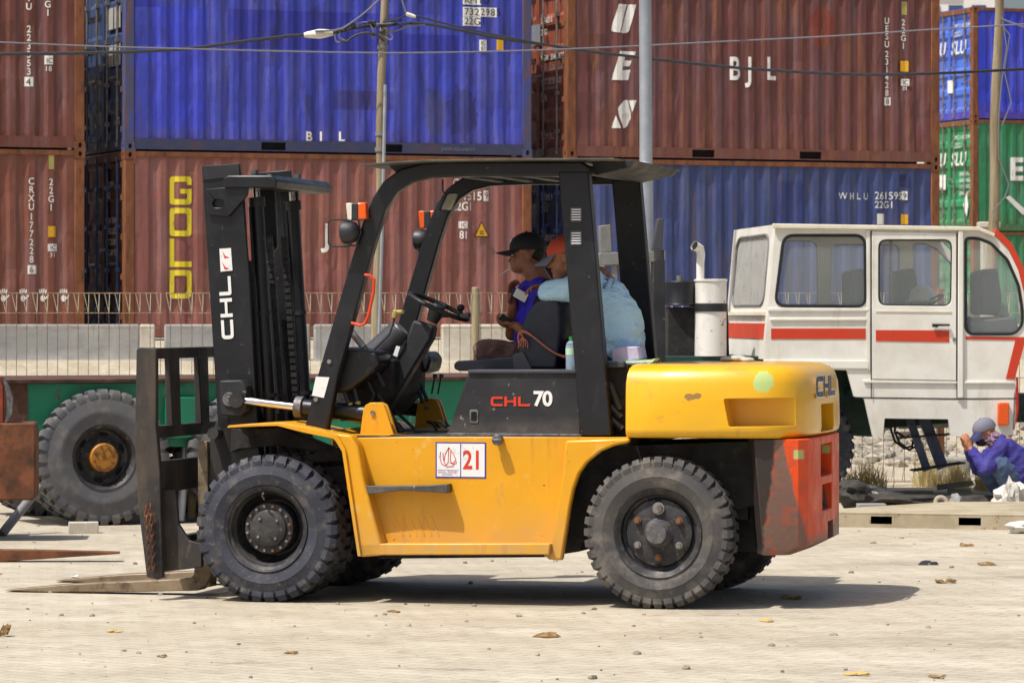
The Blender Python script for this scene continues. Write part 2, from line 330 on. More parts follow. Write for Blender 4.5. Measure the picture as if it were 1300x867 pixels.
# rubble lying on the embankment and along the fence foot
m = MB()
def rock(m, x, y, z, r, fl=.7):
    q = Matrix.Rotation(random.uniform(0, 6), 3, random.choice('XYZ')); s0 = len(m.b.verts); g = bmesh.ops.create_icosphere(m.b, subdivisions=1, radius=1)
    for v in g['verts']:
        c = v.co * (1 + random.uniform(-.25, .25)); c = q @ c; v.co = Vector((x + c.x * r, y + c.y * r, z + c.z * r * fl))
for i in range(1500):
    x = random.uniform(2.0, 6.2); y = random.uniform(40.6, 43.8); rock(m, x, y, emb(x, y) + .0, random.choice([.025, .04, .06, .09]) * random.uniform(.6, 1.3))
for i in range(60):
    x = random.uniform(2.3, 6.2); y = random.uniform(42.6, 43.8); rock(m, x, y, emb(x, y) + .04, random.uniform(.08, .22), .5)
tag(m.build('rubble', 'rubble', smooth=0), 'broken stone and gravel heaped on the bank behind the wire fence', 'rubble', kind='stuff')
m = MB()
for i in range(900):
    x, y = random.uniform(-6, 7), random.uniform(16.5, 38); rock(m, x, y, .003, random.choice([.004, .006, .01, .018]) * random.uniform(.6, 1.3))
tag(m.build('loose_stones', 'rubble', smooth=0), 'small loose stones strewn over the dusty paving', 'stones', kind='stuff')
# ------------------------------------------------------------------ barriers
def barrier(px0, px1, Y, mt, label, yaw=-6):
    a = W(px0, 400, Y); L = (px1 - px0) * Y / FPX; r = thing('concrete_barrier', label, 'barrier', (a.x, Y, .66), R(-yaw), 'concrete barriers along the yard edge')
    s = [(0, 0), (.62, 0), (.62, .07), (.42, .45), (.40, .52), (.40, .91), (.22, .91), (.22, .52), (.20, .45), (0, .07)]
    MB().plate([(0, y, z) for y, z in s], [], (L, 0, 0)).build('barrier_body', mt, r, bevel=.02)
    return r
barrier(-230, 175, 45, 'concrete', 'grey concrete barrier at the far left behind the mesh fence')
barrier(177, 197, 45, 'pale_concrete', 'short pale concrete block just right of the long grey barrier')
barrier(209, 395, 45, 'concrete', 'grey concrete barrier under the tall yellow lettering')
barrier(400, 548, 45, 'concrete', 'grey concrete barrier seen through the front of the forklift cab')
barrier(563, 700, 45, 'pale_concrete', 'pale concrete barrier behind the brown wooden fence post')
barrier(712, 1010, 45, 'concrete', 'grey concrete barrier behind the driver, mostly hidden')
barrier(1024, 1340, 45, 'pale_concrete', 'concrete barrier behind the white cab, at the right')
# ------------------------------------------------------------------ containers
CL, CWd, CHt = 6.058, 2.438, 2.591
PI_, PO, SL = .08, .08, .052; PT = PI_ + PO + 2 * SL; X0 = .17; DEP = .024
NP = int((CL - 2 * X0) / PT)
X1 = X0 + (CL - 2 * X0 - NP * PT) / 2
def prof(x):
    t = (x - X1)
    if t < 0 or t > NP * PT: return 0
    t %= PT
    if t < PO: return 0
    if t < PO + SL: return DEP * (t - PO) / SL
    if t < PO + SL + PI_: return DEP
    return DEP * (1 - (t - PO - SL - PI_) / SL)
BRK = [X1 + i * PT + k for i in range(NP) for k in (0, PO, PO + SL, PO + SL + PI_)] + [X1 + NP * PT]
def container(F, s0, z0, paint, door, post, rail, label, group, doors=True, rodm='rod', marks=None):
    loc = F.o + F.u * s0; loc.z = z0
    r = thing('shipping_container', label, 'container', loc, -F.t, group)
    m = MB(); zb, zt = .16, CHt - .07
    pts = [(X0 - .02, .012)] + [(x, prof(x) + .012) for x in BRK] + [(CL - X0 + .02, .012)]
    P = []
    nz = 9
    def dent(x, z): return max(0, noise.noise(Vector((x * .9 + s0 * 3.7, z * 1.3 + z0 * 5, 0))) - .12) * .06 + max(0, noise.noise(Vector((x * 3 + s0, z * 3 + z0, 4))) - .25) * .05
    for x, y in pts: P.append([m.b.verts.new((x + (noise.noise(Vector((x * .7, z_ * 1.1, s0))) * .012 if .3 < x < CL - .3 else 0), y + (dent(x, z_) if 0 < k_ < nz else 0), z_)) for k_ in range(nz + 1) for z_ in (zb + (zt - zb) * k_ / nz,)])
    for a, b in zip(P, P[1:]):
        for k_ in range(nz): m.b.faces.new([a[k_], b[k_], b[k_ + 1], a[k_ + 1]])
    m.build('side_wall', paint, r, smooth=0)
    m = MB(); m.box(.1, CL - .1, CWd - .03, CWd - .01, .1, CHt - .08); m.build('back_wall', paint, r)
    m = MB(); m.box(CL - .06, CL - .03, .1, CWd - .1, .1, CHt - .08); m.build('end_wall', paint, r)
    m = MB(); m.box(.03, CL - .03, .05, CWd - .05, CHt - .03, CHt - .003); m.build('roof', paint, r)
    MB().box(.1, CL - .1, .56, CWd - .06, .003, .15).build('floor', 'void', r)
    MB().box(.15, CL - .15, .004, .064, CHt - .082, CHt - .012).build('top_rail', post if rail != 'rail_slate' else rail, r, bevel=.006)
    # bottom rail with fork pockets
    hp = [(1.98, 2.34), (3.72, 4.08)]
    q = MB(); q.plate([(.15, 0, .02), (CL - .15, 0, .02), (CL - .15, 0, .175), (.15, 0, .175)], [[(a, 0, .035), (b, 0, .035), (b, 0, .145), (a, 0, .145)] for a, b in hp], (0, .05, 0))
    br_ = q.build('bottom_rail', rail, r, bevel=0)
    for a, b in hp: MB().box(a - .01, b + .01, .052, .5, .025, .155).build('fork_pocket', 'void', br_)
    for x in (0, CL - .15):
        for y in (0, CWd - .15):
            MB().box(x + .004, x + .146, y + .004, y + .146, .11, CHt - .11).build('corner_post', post, r, bevel=.012)
            for z in (0, CHt - .118):
                q = MB(); hx = [(x + .081 + .026 * math.cos(a), y, z + .059 + .038 * math.sin(a)) for a in [k * math.pi / 5 for k in range(10)]]
                q.plate([(x, y, z), (x + .162 if x == 0 else x + .15, y, z), (x + .162 if x == 0 else x + .15, y, z + .118), (x, y, z + .118)], [hx], (0, .012, 0))
                ez = [(x, y + .08 + .026 * math.cos(a), z + .059 + .038 * math.sin(a)) for a in [k * math.pi / 5 for k in range(10)]]
                q.plate([(x, y + .012, z), (x, y + .162, z), (x, y + .162, z + .118), (x, y + .012, z + .118)], [ez], (.012, 0, 0))
                q.box(x + .012, x + .15, y + .15, y + .162, z, z + .118); q.box(x + .012, x + .15, y + .012, y + .15, z + .106, z + .118); q.box(x + .012, x + .15, y + .012, y + .15, z, z + .012)
                c = q.build('corner_casting', post, r)
                MB().box(x + .02, x + .14, y + .02, y + .14, z + .012, z + .1).build('casting_hole', 'void', c)
    # door end
    MB().box(.01, .09, .15, CWd - .15, .02, .17).build('door_sill', rail, r, bevel=.006)
    MB().box(.01, .09, .15, CWd - .15, CHt - .13, CHt - .02).build('door_header', post, r, bevel=.006)
    for k in (0, 1):
        y0 = .155 + k * (CWd - .31) / 2; y1 = y0 + (CWd - .31) / 2 - .012
        q = MB(); n = 5; hz = (CHt - .13 - .18) / n; zz = []
        for i in range(n):
            z = .18 + i * hz; zz += [(.045, z), (.045, z + .07), (.085, z + .13), (.085, z + hz - .10), (.045, z + hz - .04)]
        zz.append((.045, CHt - .135)); A = []
        for x, z in zz: A.append((q.b.verts.new((x, y0 + .05, z)), q.b.verts.new((x, y1 - .05, z))))
        for a, b in zip(A, A[1:]): q.b.faces.new([a[0], a[1], b[1], b[0]])
        q.box(.03, .09, y0, y0 + .05, .175, CHt - .135); q.box(.03, .09, y1 - .05, y1, .175, CHt - .135)
        d = q.build('door', door, r, smooth=0)
        for f in (.25, .75):
            yy = y0 + (y1 - y0) * f; q = MB(); q.cyl((.012, yy, .06), (.012, yy, CHt - .05), .017, n=8)
            for z in (.1, .4, .95, 1.55, 2.1, CHt - .1): q.box(-.012, .044, yy - .035, yy + .035, z - .03, z + .03)
            q.build('lock_rod', rodm, d)
            q = MB(); q.box(-.02, -.005, yy - .02, yy + .3, 1.02 + .2 * (f > .5), 1.05 + .2 * (f > .5)); q.build('handle', rodm, d)
        yh = .155 if k == 0 else CWd - .155
        for z in (.3, .85, 1.4, 1.95, 2.4): MB().box(-.006, .028, yh - .05, yh + .05, z - .04, z + .04).build('hinge', post, d)
    return r
def mk(r, s, x, z, h, m='white_mark', **k): return text(s, h, m, r, (x, .0045, z), prof=prof, breaks=[b for b in BRK if abs(b - x) < 3.2], **k)
def vert(r, s, x, z, h, m='white_mark', line=.78, **k): return mk(r, '\n'.join(s), x, z - .09, .092, m, align='CENTER', line=.116 * .7 / .092, bold=.02, sx=.9, **k)
def rectm(r, x0, x1, z0, z1, m, name='marking_plate', t=0, label=None):
    q = MB(); xs_ = sorted([x0, x1] + [b for b in BRK if x0 < b < x1]); P = []
    for x in xs_: P.append((q.b.verts.new((x, prof(x) + .0085 - t, z0)), q.b.verts.new((x, prof(x) + .0085 - t, z1))))
    for a, b in zip(P, P[1:]): q.b.faces.new([a[0], b[0], b[1], a[1]])
    return q.build(name, m, r, smooth=0, label=label)
FB = Frame((W(158, 400, 52.6).x, 52.6, 0), -21.5)
Z0 = 1.36
def cx(px, F, s0, z0):                                        # photo pixel -> container x, z
    def g(p): q = F.L(p[0], p[1], 0); return (q.x - s0, q.z - z0)
    return g
gA, gB_, gC = 'containers stacked at the left edge', 'containers in the middle stack', 'containers in the right-hand stack'
sA, sC = -.559 - CL, 6.60
A1 = container(FB, sA, Z0 + CHt, 'paint_maroon', 'paint_maroon', 'post_rust', 'paint_maroon', 'maroon container cut by the left edge, upper one of its stack', gA)
A2 = container(FB, sA, Z0, 'paint_maroon_low', 'paint_maroon_low', 'post_rust', 'paint_maroon_low', 'rusty red container with white hand prints low on its side, at the left edge', gA)
B1 = container(FB, 0, Z0 + CHt, 'paint_blue', 'door_bluegrey', 'post_blue', 'rail_slate', 'bright blue container with patched paint, on top of the red one with yellow letters', gB_, rodm='rod')
B2 = container(FB, 0, Z0, 'paint_rust', 'door_dkred', 'post_rust', 'paint_rust', 'rust red container with tall yellow letters down its side', gB_, rodm='rod_blue')
C1 = container(FB, sC, Z0 + CHt, 'paint_brown', 'door_orange', 'post_rust', 'paint_brown', 'dark brown container with white slanted stencil letters and sprayed white letters', gC)
C2 = container(FB, sC, Z0, 'paint_navy', 'door_navy', 'post_rust', 'paint_navy', 'dull navy container beneath the dark brown one', gC, rodm='rod_blue')
# markings, positions read on the container faces
p = cx(0, FB, sA, Z0 + CHt)
def P_(F, s0, z0, px, py): q = F.L(px, py, 0); return q.x - s0, q.z - z0
def pl(r, F, s0, z0, fn, s, px, py, h, **k):
    x, z = P_(F, s0, z0, px, py); return fn(r, s, x, z, h, **k)
a = (FB, sA, Z0 + CHt)
pl(A1, *a, vert, 'CRYU', 37, -28, .155, line=.92); pl(A1, *a, vert, '223353', 37, 33, .125, line=.86); pl(A1, *a, vert, '22G1', 61, -20, .14, line=.8)
x, z = P_(*a, 37, 110); rectm(A1, x - .06, x + .06, z, z + .13, 'white_mark'); mk(A1, '4', x - .04, z + .02, .09, 'black_mark')
x, z = P_(*a, 57, 82); rectm(A1, x, x + .115, z + .0, z + .12, 'white_mark'); mk(A1, 'IC', x + .02, z + .02, .07, 'black_mark'); mk(A1, '18', x, z - .09, .07)
a = (FB, sA, Z0)
pl(A2, *a, vert, 'CRXU', 40, 226, .105, line=.9); pl(A2, *a, vert, '177228', 40, 271, .105, line=.86); pl(A2, *a, vert, '22G1', 65, 227, .11, line=.86)
x, z = P_(*a, 41, 348); rectm(A2, x - .06, x + .06, z, z + .12, 'white_mark'); mk(A2, '6', x - .04, z + .02, .09, 'paint_maroon')
x, z = P_(*a, 61, 301); rectm(A2, x, x + .11, z, z + .15, 'sticker_yellow')
x, z = P_(*a, 61, 319); rectm(A2, x, x + .13, z, z + .1, 'white_mark'); mk(A2, 'IC', x + .03, z + .02, .065, 'black_mark'); mk(A2, '31', x + .02, z - .08, .065)
x, z = P_(*a, 62, 215); rectm(A2, x, x + .08, z, z + .2, 'plate_dull', 'data_plate')
for px_ in (5, 30, 55, 81):                                   # white hand prints
    x, z = P_(*a, px_, 377); q = MB()
    def blob(cx_, cz_, rx, rz, an=0):
        ps = []
        for k in range(10):
            u, v = rx * math.cos(k * .628), rz * math.sin(k * .628); X = cx_ + u * math.cos(an) - v * math.sin(an); ps.append((X, prof(X) + .006, cz_ + u * math.sin(an) + v * math.cos(an)))
        q.face(ps)
    blob(x, z - .02, .035, .045)
    for f in range(4): blob(x + (f - 1.5) * .026, z + .07 + (.012 if f in (1, 2) else 0), .009, .036, -(f - 1.5) * .12)
    blob(x + .055, z, .009, .035, -.7)
    q.build('hand_print', 'spray_white', A2, smooth=0)
a = (FB, 0, Z0 + CHt)
for i, (ch, px_) in enumerate((('B', 388), ('J', 406), ('L', 430))): pl(B1, *a, mk, ch, px_, 179, .13, m='spray_white', bold=.03)
x, z = P_(*a, 588, 21); rectm(B1, x, x + .52, z, z + .135, 'white_mark'); mk(B1, '7322985', x + .02, z + .02, .1, 'black_mark', spacing=1.15)
x, z = P_(*a, 588, 33); rectm(B1, x, x + .27, z, z + .13, 'white_mark'); mk(B1, '22G1', x + .02, z + .02, .1, 'black_mark', spacing=1.05)
x, z = P_(*a, 588, 6); rectm(B1, x, x + .28, z, z + .15, 'white_mark'); mk(B1, 'KMTU', x + .02, z + .02, .1, 'black_mark')
x, z = P_(*a, 609, 65); rectm(B1, x, x + .11, z, z + .16, 'white_mark'); mk(B1, 'IC', x + .02, z + .09, .055, 'black_mark'); mk(B1, '61', x + .02, z + .015, .055, 'black_mark')
x, z = P_(*a, 631, 64); rectm(B1, x, x + .1, z, z + .15, 'sticker_yellow')
text('JHON SOLANDER', .045, 'rod', B1, (P_(*a, 560, 190)[0], -.004, .07), shear=.3, name='scribble')
# yellow GOLD
a = (FB, 0, Z0); q = MB()
def letter(loops):
    for o_, h_ in loops:
        f = lambda l: [(lambda t: (t[0], 0, t[1]))(P_(*a, *pt)) for pt in l]
        qq = MB(); qq.plate(f(o_), [f(x_) for x_ in h_], (0, .0001, 0)); bm_ = qq.b
        for bx in BRK: bmesh.ops.bisect_plane(bm_, geom=bm_.verts[:] + bm_.edges[:] + bm_.faces[:], plane_co=(bx, 0, 0), plane_no=(1, 0, 0))
        for v in bm_.verts: v.co.y += prof(v.co.x) + .007
        qq.build('letter', 'yellow_mark', B2, smooth=0)
x0, x1 = 216, 244
letter([(rpoly([(x0, 224), (x1, 224), (x1, 235), (x1 - 6, 235), (x1 - 6, 231), (x0 + 6, 231), (x0 + 6, 253), (x1 - 6, 253), (x1 - 6, 246), (x0 + 13, 246), (x0 + 13, 240), (x1, 240), (x1, 260), (x0, 260)], [5, 5, 0, 0, 2, 2, 2, 2, 0, 0, 0, 0, 5, 5]), [])])
letter([(rpoly([(x0, 264), (x1, 264), (x1, 300), (x0, 300)], 5), [rpoly([(x0 + 6, 271), (x1 - 6, 271), (x1 - 6, 293), (x0 + 6, 293)], 3)])])
letter([([(x0, 303), (x0 + 6, 303), (x0 + 6, 332), (x1, 332), (x1, 339), (x0, 339)], [])])
letter([(rpoly([(x0, 343), (x1, 343), (x1, 379), (x0, 379)], [0, 5, 7, 4]), [rpoly([(x0 + 6, 350), (x1 - 6, 350), (x1 - 6, 372), (x0 + 6, 372)], [0, 3, 4, 0])])])
pl(B2, *a, mk, 'J', 411, 311, .30, m='spray_white', bold=.03)
pl(B2, *a, mk, 'GLDU', 575, 238, .125, sx=.85, bold=.02); pl(B2, *a, mk, '051515', 575, 254, .12, sx=.8, bold=.02, spacing=1.1)
x, z = P_(*a, 614, 254.5); rectm(B2, x, x + .085, z - .01, z + .14, 'white_mark'); mk(B2, '9', x + .012, z + .02, .1, 'paint_rust')
pl(B2, *a, mk, '22G1', 575, 267, .12, sx=.8, bold=.02)
x, z = P_(*a, 583, 290); rectm(B2, x, x + .13, z, z + .1, 'white_mark'); mk(B2, 'IC', x + .03, z + .018, .065, 'paint_rust'); pl(B2, *a, mk, '81', 584, 303, .11, sx=.8, bold=.02)
q = MB(); t3 = [P_(*a, *c) for c in ((602, 301), (621, 301), (611, 281))]; yq = -.003
q.plate([(x_, yq, z_) for x_, z_ in t3], [], (0, .004, 0)); q.build('hazard_label', 'black_mark', B2)
cxx = sum(t[0] for t in t3) / 3; czz = sum(t[1] for t in t3) / 3
q = MB(); q.plate([(cxx + (x_ - cxx) * .82, yq - .003, czz + (z_ - czz) * .82) for x_, z_ in t3], [], (0, .002, 0)); q.build('hazard_label', 'sticker_yellow', B2)
q = MB()
for dz in (-.03, 0): q.box(cxx - .03, cxx + .03, yq - .005, yq - .0035, czz + dz, czz + dz + .01)
q.build('hazard_text', 'black_mark', B2)
a = (FB, sC, Z0 + CHt)
def uesl(polys):
    for pts_ in polys:
        f = [(lambda t: (t[0], 0, t[1]))(P_(*a, *pt)) for pt in pts_]
        qq = MB(); qq.plate(f, [], (0, .0001, 0)); bm_ = qq.b
        for bx in BRK: bmesh.ops.bisect_plane(bm_, geom=bm_.verts[:] + bm_.edges[:] + bm_.faces[:], plane_co=(bx, 0, 0), plane_no=(1, 0, 0))
        for v in bm_.verts: v.co.y += prof(v.co.x) + .007
        qq.build('letter', 'white_mark', C1, smooth=0)
z3 = lambda x_, y_: (650 + x_ / 3.714, y_ / 3.714)
uesl([rpoly([z3(505, 20), z3(545, 22), z3(510, 155), z3(472, 150), z3(474, 125)], [0, 0, 0, 3, 3]), rpoly([z3(553, 22), z3(587, 24), z3(555, 150), z3(540, 158), z3(515, 156)], [0, 0, 2, 2, 0]),
      [z3(510, 242), z3(545, 243), z3(508, 379), z3(473, 378)], [z3(546, 243), z3(585, 245), z3(577, 270), z3(539, 269)], [z3(536, 286), z3(566, 288), z3(558, 314), z3(528, 313)], [z3(522, 332), z3(562, 330), z3(552, 379), z3(509, 379)],
      rpoly([z3(530, 474), z3(550, 472), z3(562, 530), z3(563, 560), z3(545, 600), z3(528, 606), z3(505, 545), z3(500, 510)], [3, 0, 0, 2, 3, 0, 2, 3]), [z3(555, 474), z3(588, 474), z3(569, 530)], [z3(491, 545), z3(515, 605), z3(473, 605)]])
for ch, px_ in (('B', 926), ('J', 949), ('L', 973)): pl(C1, *a, mk, ch, px_, 101, .33, m='spray_white', bold=.03, sx=.7)
pl(C1, *a, vert, 'UESU', 1127, 23, .105, line=.87); pl(C1, *a, vert, '231428', 1127, 65, .105, line=.87); pl(C1, *a, vert, '22G1', 1148, 25, .11, line=.86)
x, z = P_(*a, 1124, 134); rectm(C1, x, x + .1, z, z + .12, 'white_mark'); mk(C1, '8', x + .018, z + .02, .09, 'paint_brown')
x, z = P_(*a, 1144, 91); rectm(C1, x, x + .13, z, z + .16, 'sticker_yellow'); x, z = P_(*a, 1145, 109); rectm(C1, x, x + .13, z, z + .1, 'white_mark'); mk(C1, 'IC', x + .03, z + .02, .065, 'paint_brown'); mk(C1, '81', x + .02, z - .07, .06)
x, z = P_(*a, 1146, 19); rectm(C1, x, x + .08, z, z + .2, 'plate_dull', 'data_plate')
a = (FB, sC, Z0)
pl(C2, *a, mk, 'W H L U', 1066, 253, .1, spacing=1.05, sx=.85); pl(C2, *a, mk, '261595', 1111, 253, .11, sx=.95, spacing=1.05); pl(C2, *a, mk, '22G1', 1111, 264, .1)
x, z = P_(*a, 1146, 254); rectm(C2, x, x + .09, z, z + .13, 'white_mark'); mk(C2, '9', x + .018, z + .02, .09, 'paint_navy')
x, z = P_(*a, 1114, 285); rectm(C2, x, x + .12, z, z + .16, 'white_mark'); x, z = P_(*a, 1145, 285); rectm(C2, x, x + .11, z, z + .15, 'sticker_yellow')
x, z = P_(*a, 1144, 237); rectm(C2, x, x + .15, z, z + .18, 'door_navy')
# writing and plates on door ends (world x- side): text runs towards the camera side
def dm(r, s, y, z, h, m='white_mark', **k): return text(s, h, m, r, (.02, y, z), xdir=(0, -1, 0), **k)
for c, ls in ((C1, [('231428 8', 2.0), ('22G1', 1.83), ('MGW  30480 KGS', 1.45), ('TARE  2230 KGS', 1.3), ('NET 28250 KGS', 1.1), ('0690', .85), ('CU.M 33.2', .3)]), (C2, [('261595 9', 2.0), ('22G1', 1.83), ('30480 KGS', 1.4), ('2240 KGS', 1.25)]),
              (B2, [('515159 9', 2.1), ('22G1', 1.95), ('MGW 30480', 1.6), ('TARE 2200', 1.45), ('NET 28280', 1.3), ('CU.CAP 33', 1.15)])):
    for s_, z_ in ls: dm(c, s_, 1.05, z_, .085, sx=.95)
for k_, (z_, h_) in enumerate(((2.2, .25), (1.72, .3), (1.2, .3))):
    for y_ in (.35, .72): MB().box(.036, .042, y_, y_ + .3, z_, z_ + h_).build('paper_label', 'dull_white', B1)
dm(B1, 'JL', .5, .45, .16); dm(B1, 'KMTU 732298', 1.6, 2.2, .1)
MB().box(.02, .034, 1.1, 1.45, 1.7, 2.0).build('data_plate', 'galv', C1)
# far stack at the right
FD = Frame((W(1235, 400, 88).x, 88, 0), -21.5); gD = 'containers in the far stack at the right edge'
D1 = container(FD, 0, 1.02 + 2 * CHt, 'paint_ultramarine', 'paint_skyblue', 'post_rust', 'paint_ultramarine', 'blue container with pale blue doors, top of the far right stack', gD)
D2 = container(FD, 0, 1.02 + CHt, 'paint_deepgreen', 'paint_green', 'post_rust', 'paint_deepgreen', 'green container with big white E, middle of the far right stack', gD)
D3 = container(FD, 0, 1.02, 'paint_deepgreen', 'paint_green', 'post_rust', 'paint_deepgreen', 'green container at the bottom of the far right stack', gD)
for c_ in (D1, D2):
    dm(c_, 'SLU', 1.1, 1.55, .3, bold=.03, shear=.2); dm(c_, 'SLU', 2.1, 1.55, .3, bold=.03, shear=.2)
    dm(c_, 'EMCU 001599', .98, 2.15, .095); dm(c_, '22G1', .95, 1.95, .12)
for z_ in (1.3, 1.15, 1.0, .85): dm(D2, '30480 KG', .7, z_, .09)
q = MB(); q.plate([(.012, y_, z_) for y_, z_ in ((.32, .35), (.5, .62), (.32, .9), (.24, .62))], [], (.004, 0, 0)); q.build('arrow_mark', 'white_mark', D2)
MB().box(.012, .02, 1.35, 1.8, 1.0, 1.35).build('paper_label', 'white_mark', D2); MB().box(.012, .02, 1.0, 1.25, .65, .95).build('paper_label', 'white_mark', D1)
x, z = P_(FD, 0, 1.02 + CHt, 1282, 228); mk(D2, 'E', x, z, .5, bold=.05); 
q = MB(); x, z = P_(FD, 0, 1.02 + CHt, 1277, 262); q.plate([(x, .0, z + .2), (x + .1, .0, z + .25), (x + .55, .0, z - .1), (x + .45, .0, z - .2)], [], (0, .004, 0)); q.build('tape_strip', 'white_mark', D2)
# a far building between the stacks
mat('far_wall', '#dcd8d4', .9); mat('far_brick', '#b0603a', .9); mat('far_glass', '#40506a', .3)
r = thing('office_building', 'pale building with an orange band far behind the stacks', 'building', (W(1212, 400, 190).x, 190, .0))
MB().box(-3, 2, 0, 8, 0, 18.5).build('wall', 'far_wall', r); MB().box(-3.2, .2, -.2, 0, 17.75, 17.95).build('parapet_band', 'far_brick', r)
for k_ in range(4): MB().box(-2.6 + k_ * 1.15, -1.9 + k_ * 1.15, -.08, .05, 16.2, 17.1).build('window', 'far_glass', r)
MB().box(-3.3, 2.3, -.3, 8.2, 18.5, 18.8).build('roof', 'far_wall', r)
# ------------------------------------------------------------------ mesh fence
def fence(x0, x1, Y, zt, label, horiz):
    r = thing('mesh_fence', label, 'fence', (x0, Y, 0), 0, 'sections of the welded mesh fence'); L = x1 - x0
    m = MB(); n = int(L / .105); zl = zt - .2
    for i in range(n + 1):
        x = .02 + (L - .04) * i / n; m.tube([(x, 0, .19), (x, 0, zl)], .0034, 4)
        m.tube([(x, 0, .19), (x - .035, -.09, .01)], .0034, 4); m.tube([(x, 0, .19), (x, 0, .01)], .0034, 4)
    m.build('mesh_panel', 'fence_wire', r, smooth=0); m = MB()
    for i in range(n + 1):
        x = .02 + (L - .04) * i / n; m.tube([(x, 0, zl), (x - .035, -.09, zt)], .0042, 4); m.tube([(x, 0, zl), (x + .006, .0, zt - .005), (x - .035, -.09, zt)], .0042, 4)
    m.build('folded_top', 'fence_zinc', r, smooth=0)
    m = MB()
    for z in [.012, .19, zl, zt - .003] + horiz: m.tube([(0, .003, z), (L, .003, z)], .0036, 4)
    for z in (.012, zt): m.tube([(0, -.09, z), (L, -.09, z)], .0036, 4)
    m.build('cross_wires', 'fence_wire', r, smooth=0)
    return r
YF = 38.3
fx = [W(q_, 400, YF).x for q_ in (-90, 210, 482, 604, 900, 1195, 1420)]
fl_ = ['mesh fence section over the big trailer tyre at the left edge', 'mesh fence section behind the forklift mast', 'short mesh fence section between the leaning pole and wooden post',
       'mesh fence section right of the wooden post, behind the driver', 'mesh fence section left of the rusty post under the cab', 'mesh fence section behind the crouching man']
for i, (p0, p1) in enumerate(zip(fx, fx[1:])): fence(p0 + .03, p1 - .03, YF, 1.9, fl_[i], [1.05, 1.55])
o = MB().cyl((0, 0, 0), (0, 0, 1.96), .045, .04).build('fence_post', 'wood_pole', bevel=.01); o.location = (fx[3], YF - .05, 0); tag(o, 'brown wooden post of the mesh fence beside the steering wheel', 'post', 'fence posts')
for k_, px_ in enumerate((1195,)):
    q = MB(); q.box(-.035, .035, -.035, .035, 0, 1.95); o = q.build('fence_post', 'rust_steel', bevel=.006); o.location = (W(px_, 400, YF).x, YF + .06, 0); tag(o, 'rusty square steel post of the fence under the white cab', 'post', 'fence posts')
q = MB(); q.box(-.2, .2, -.14, .14, 0, .27); o = q.build('footing_block', 'concrete', bevel=.03); o.location = (W(1204, 400, YF - .3).x, YF - .35, 0); tag(o, 'rough concrete footing block at the foot of the rusty post', 'concrete block')
# ------------------------------------------------------------------ forklift
mat('yellow_paint', '#d99a12', .38, 0, [('n', '#c28c16', .45, 2.2, .4, .68), ('n', '#dcb668', .55, (7, 7, 5), .6, .7), ('n', '#b5781a', .5, (16, 16, 1.6), .58, .7), ('n', '#8f7a5a', .45, (14, 14, 3), .62, .74), ('g', '#a8916a', .6, 'Z', .62, .34, (7.0, 7.0, 5.0)), ('n', '#4a3a28', .7, 34.0, .69, .72)], bump=(.12, 7.0, .01), rvar=.1)
FK = Frame(((337 - 650) * 22.3 / FPX, 22.3, 0), 14); gA1, gA2, gA3 = FK.L(968, 485, .1), FK.L(1027, 497, .3), FK.L(876, 504, .08)
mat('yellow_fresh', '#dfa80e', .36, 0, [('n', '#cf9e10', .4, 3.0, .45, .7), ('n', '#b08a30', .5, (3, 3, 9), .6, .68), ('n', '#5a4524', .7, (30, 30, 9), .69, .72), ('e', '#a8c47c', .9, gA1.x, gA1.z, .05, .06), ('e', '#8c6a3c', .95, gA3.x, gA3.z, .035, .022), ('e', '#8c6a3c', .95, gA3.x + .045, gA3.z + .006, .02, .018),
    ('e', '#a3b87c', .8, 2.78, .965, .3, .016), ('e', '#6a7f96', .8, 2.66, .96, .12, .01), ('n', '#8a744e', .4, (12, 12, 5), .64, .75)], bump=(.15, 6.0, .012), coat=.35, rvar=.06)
FK = Frame(((337 - 650) * 22.3 / FPX, 22.3, 0), 14)
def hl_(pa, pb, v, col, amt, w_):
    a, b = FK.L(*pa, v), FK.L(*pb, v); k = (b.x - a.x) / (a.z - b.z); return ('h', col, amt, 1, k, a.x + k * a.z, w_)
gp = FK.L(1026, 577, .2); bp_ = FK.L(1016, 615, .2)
RW = [hl_((998, 575), (1028, 705), .2, '#655a50', .92, .035), ('n', '#b04a30', .55, (14, 14, 14), .5, .6), hl_((984, 575), (970, 700), .2, '#25211f', .93, .06), ('r', '#a8c47c', .85, 3.09, 3.15, gp.z - .03, gp.z + .03)]  # near-black left layer paints the shade of the concave side into the colour
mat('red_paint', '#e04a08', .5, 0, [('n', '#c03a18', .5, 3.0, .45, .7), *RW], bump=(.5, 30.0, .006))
mat('black_paint', '#0c0d13', .42, 0, [('n', '#191a22', .5, 3.0, .45, .68), ('n', '#2e2e36', .3, (12, 12, 5), .56, .72), ('n', '#8b8378', .35, 30.0, .66, .72)], bump=(.15, 30.0, .003), rvar=.1)
mat('black_dusty', '#15161c', .6, 0, [('n', '#302f30', .6, 3.5, .45, .65), ('g', '#77706a', .6, 'Z', 1.1, .97, (9.0, 9.0, 9.0)), ('n', '#9a938a', .6, 19.0, .66, .7)], bump=(.2, 30.0, .003))
mat('deck_black', '#1e1e22', .7, 0, [('n', '#4c4944', .8, 6.0, .42, .62), ('n', '#8b8478', .5, 20.0, .58, .7)])
mat('grime', '#131214', .8, 0, [('n', '#2a2724', .8, 6.0, .42, .65), ('n', '#4a4138', .5, 18.0, .58, .7)], bump=(.5, 30.0, .01))
mat('tyre', '#2a2c36', .8, 0, [('n', '#40424d', .7, 3.0, .4, .65), ('n', '#6d675f', .5, 9.0, .52, .7), ('n', '#8d867a', .4, 30.0, .6, .7)], bump=(.35, 60.0, .003))
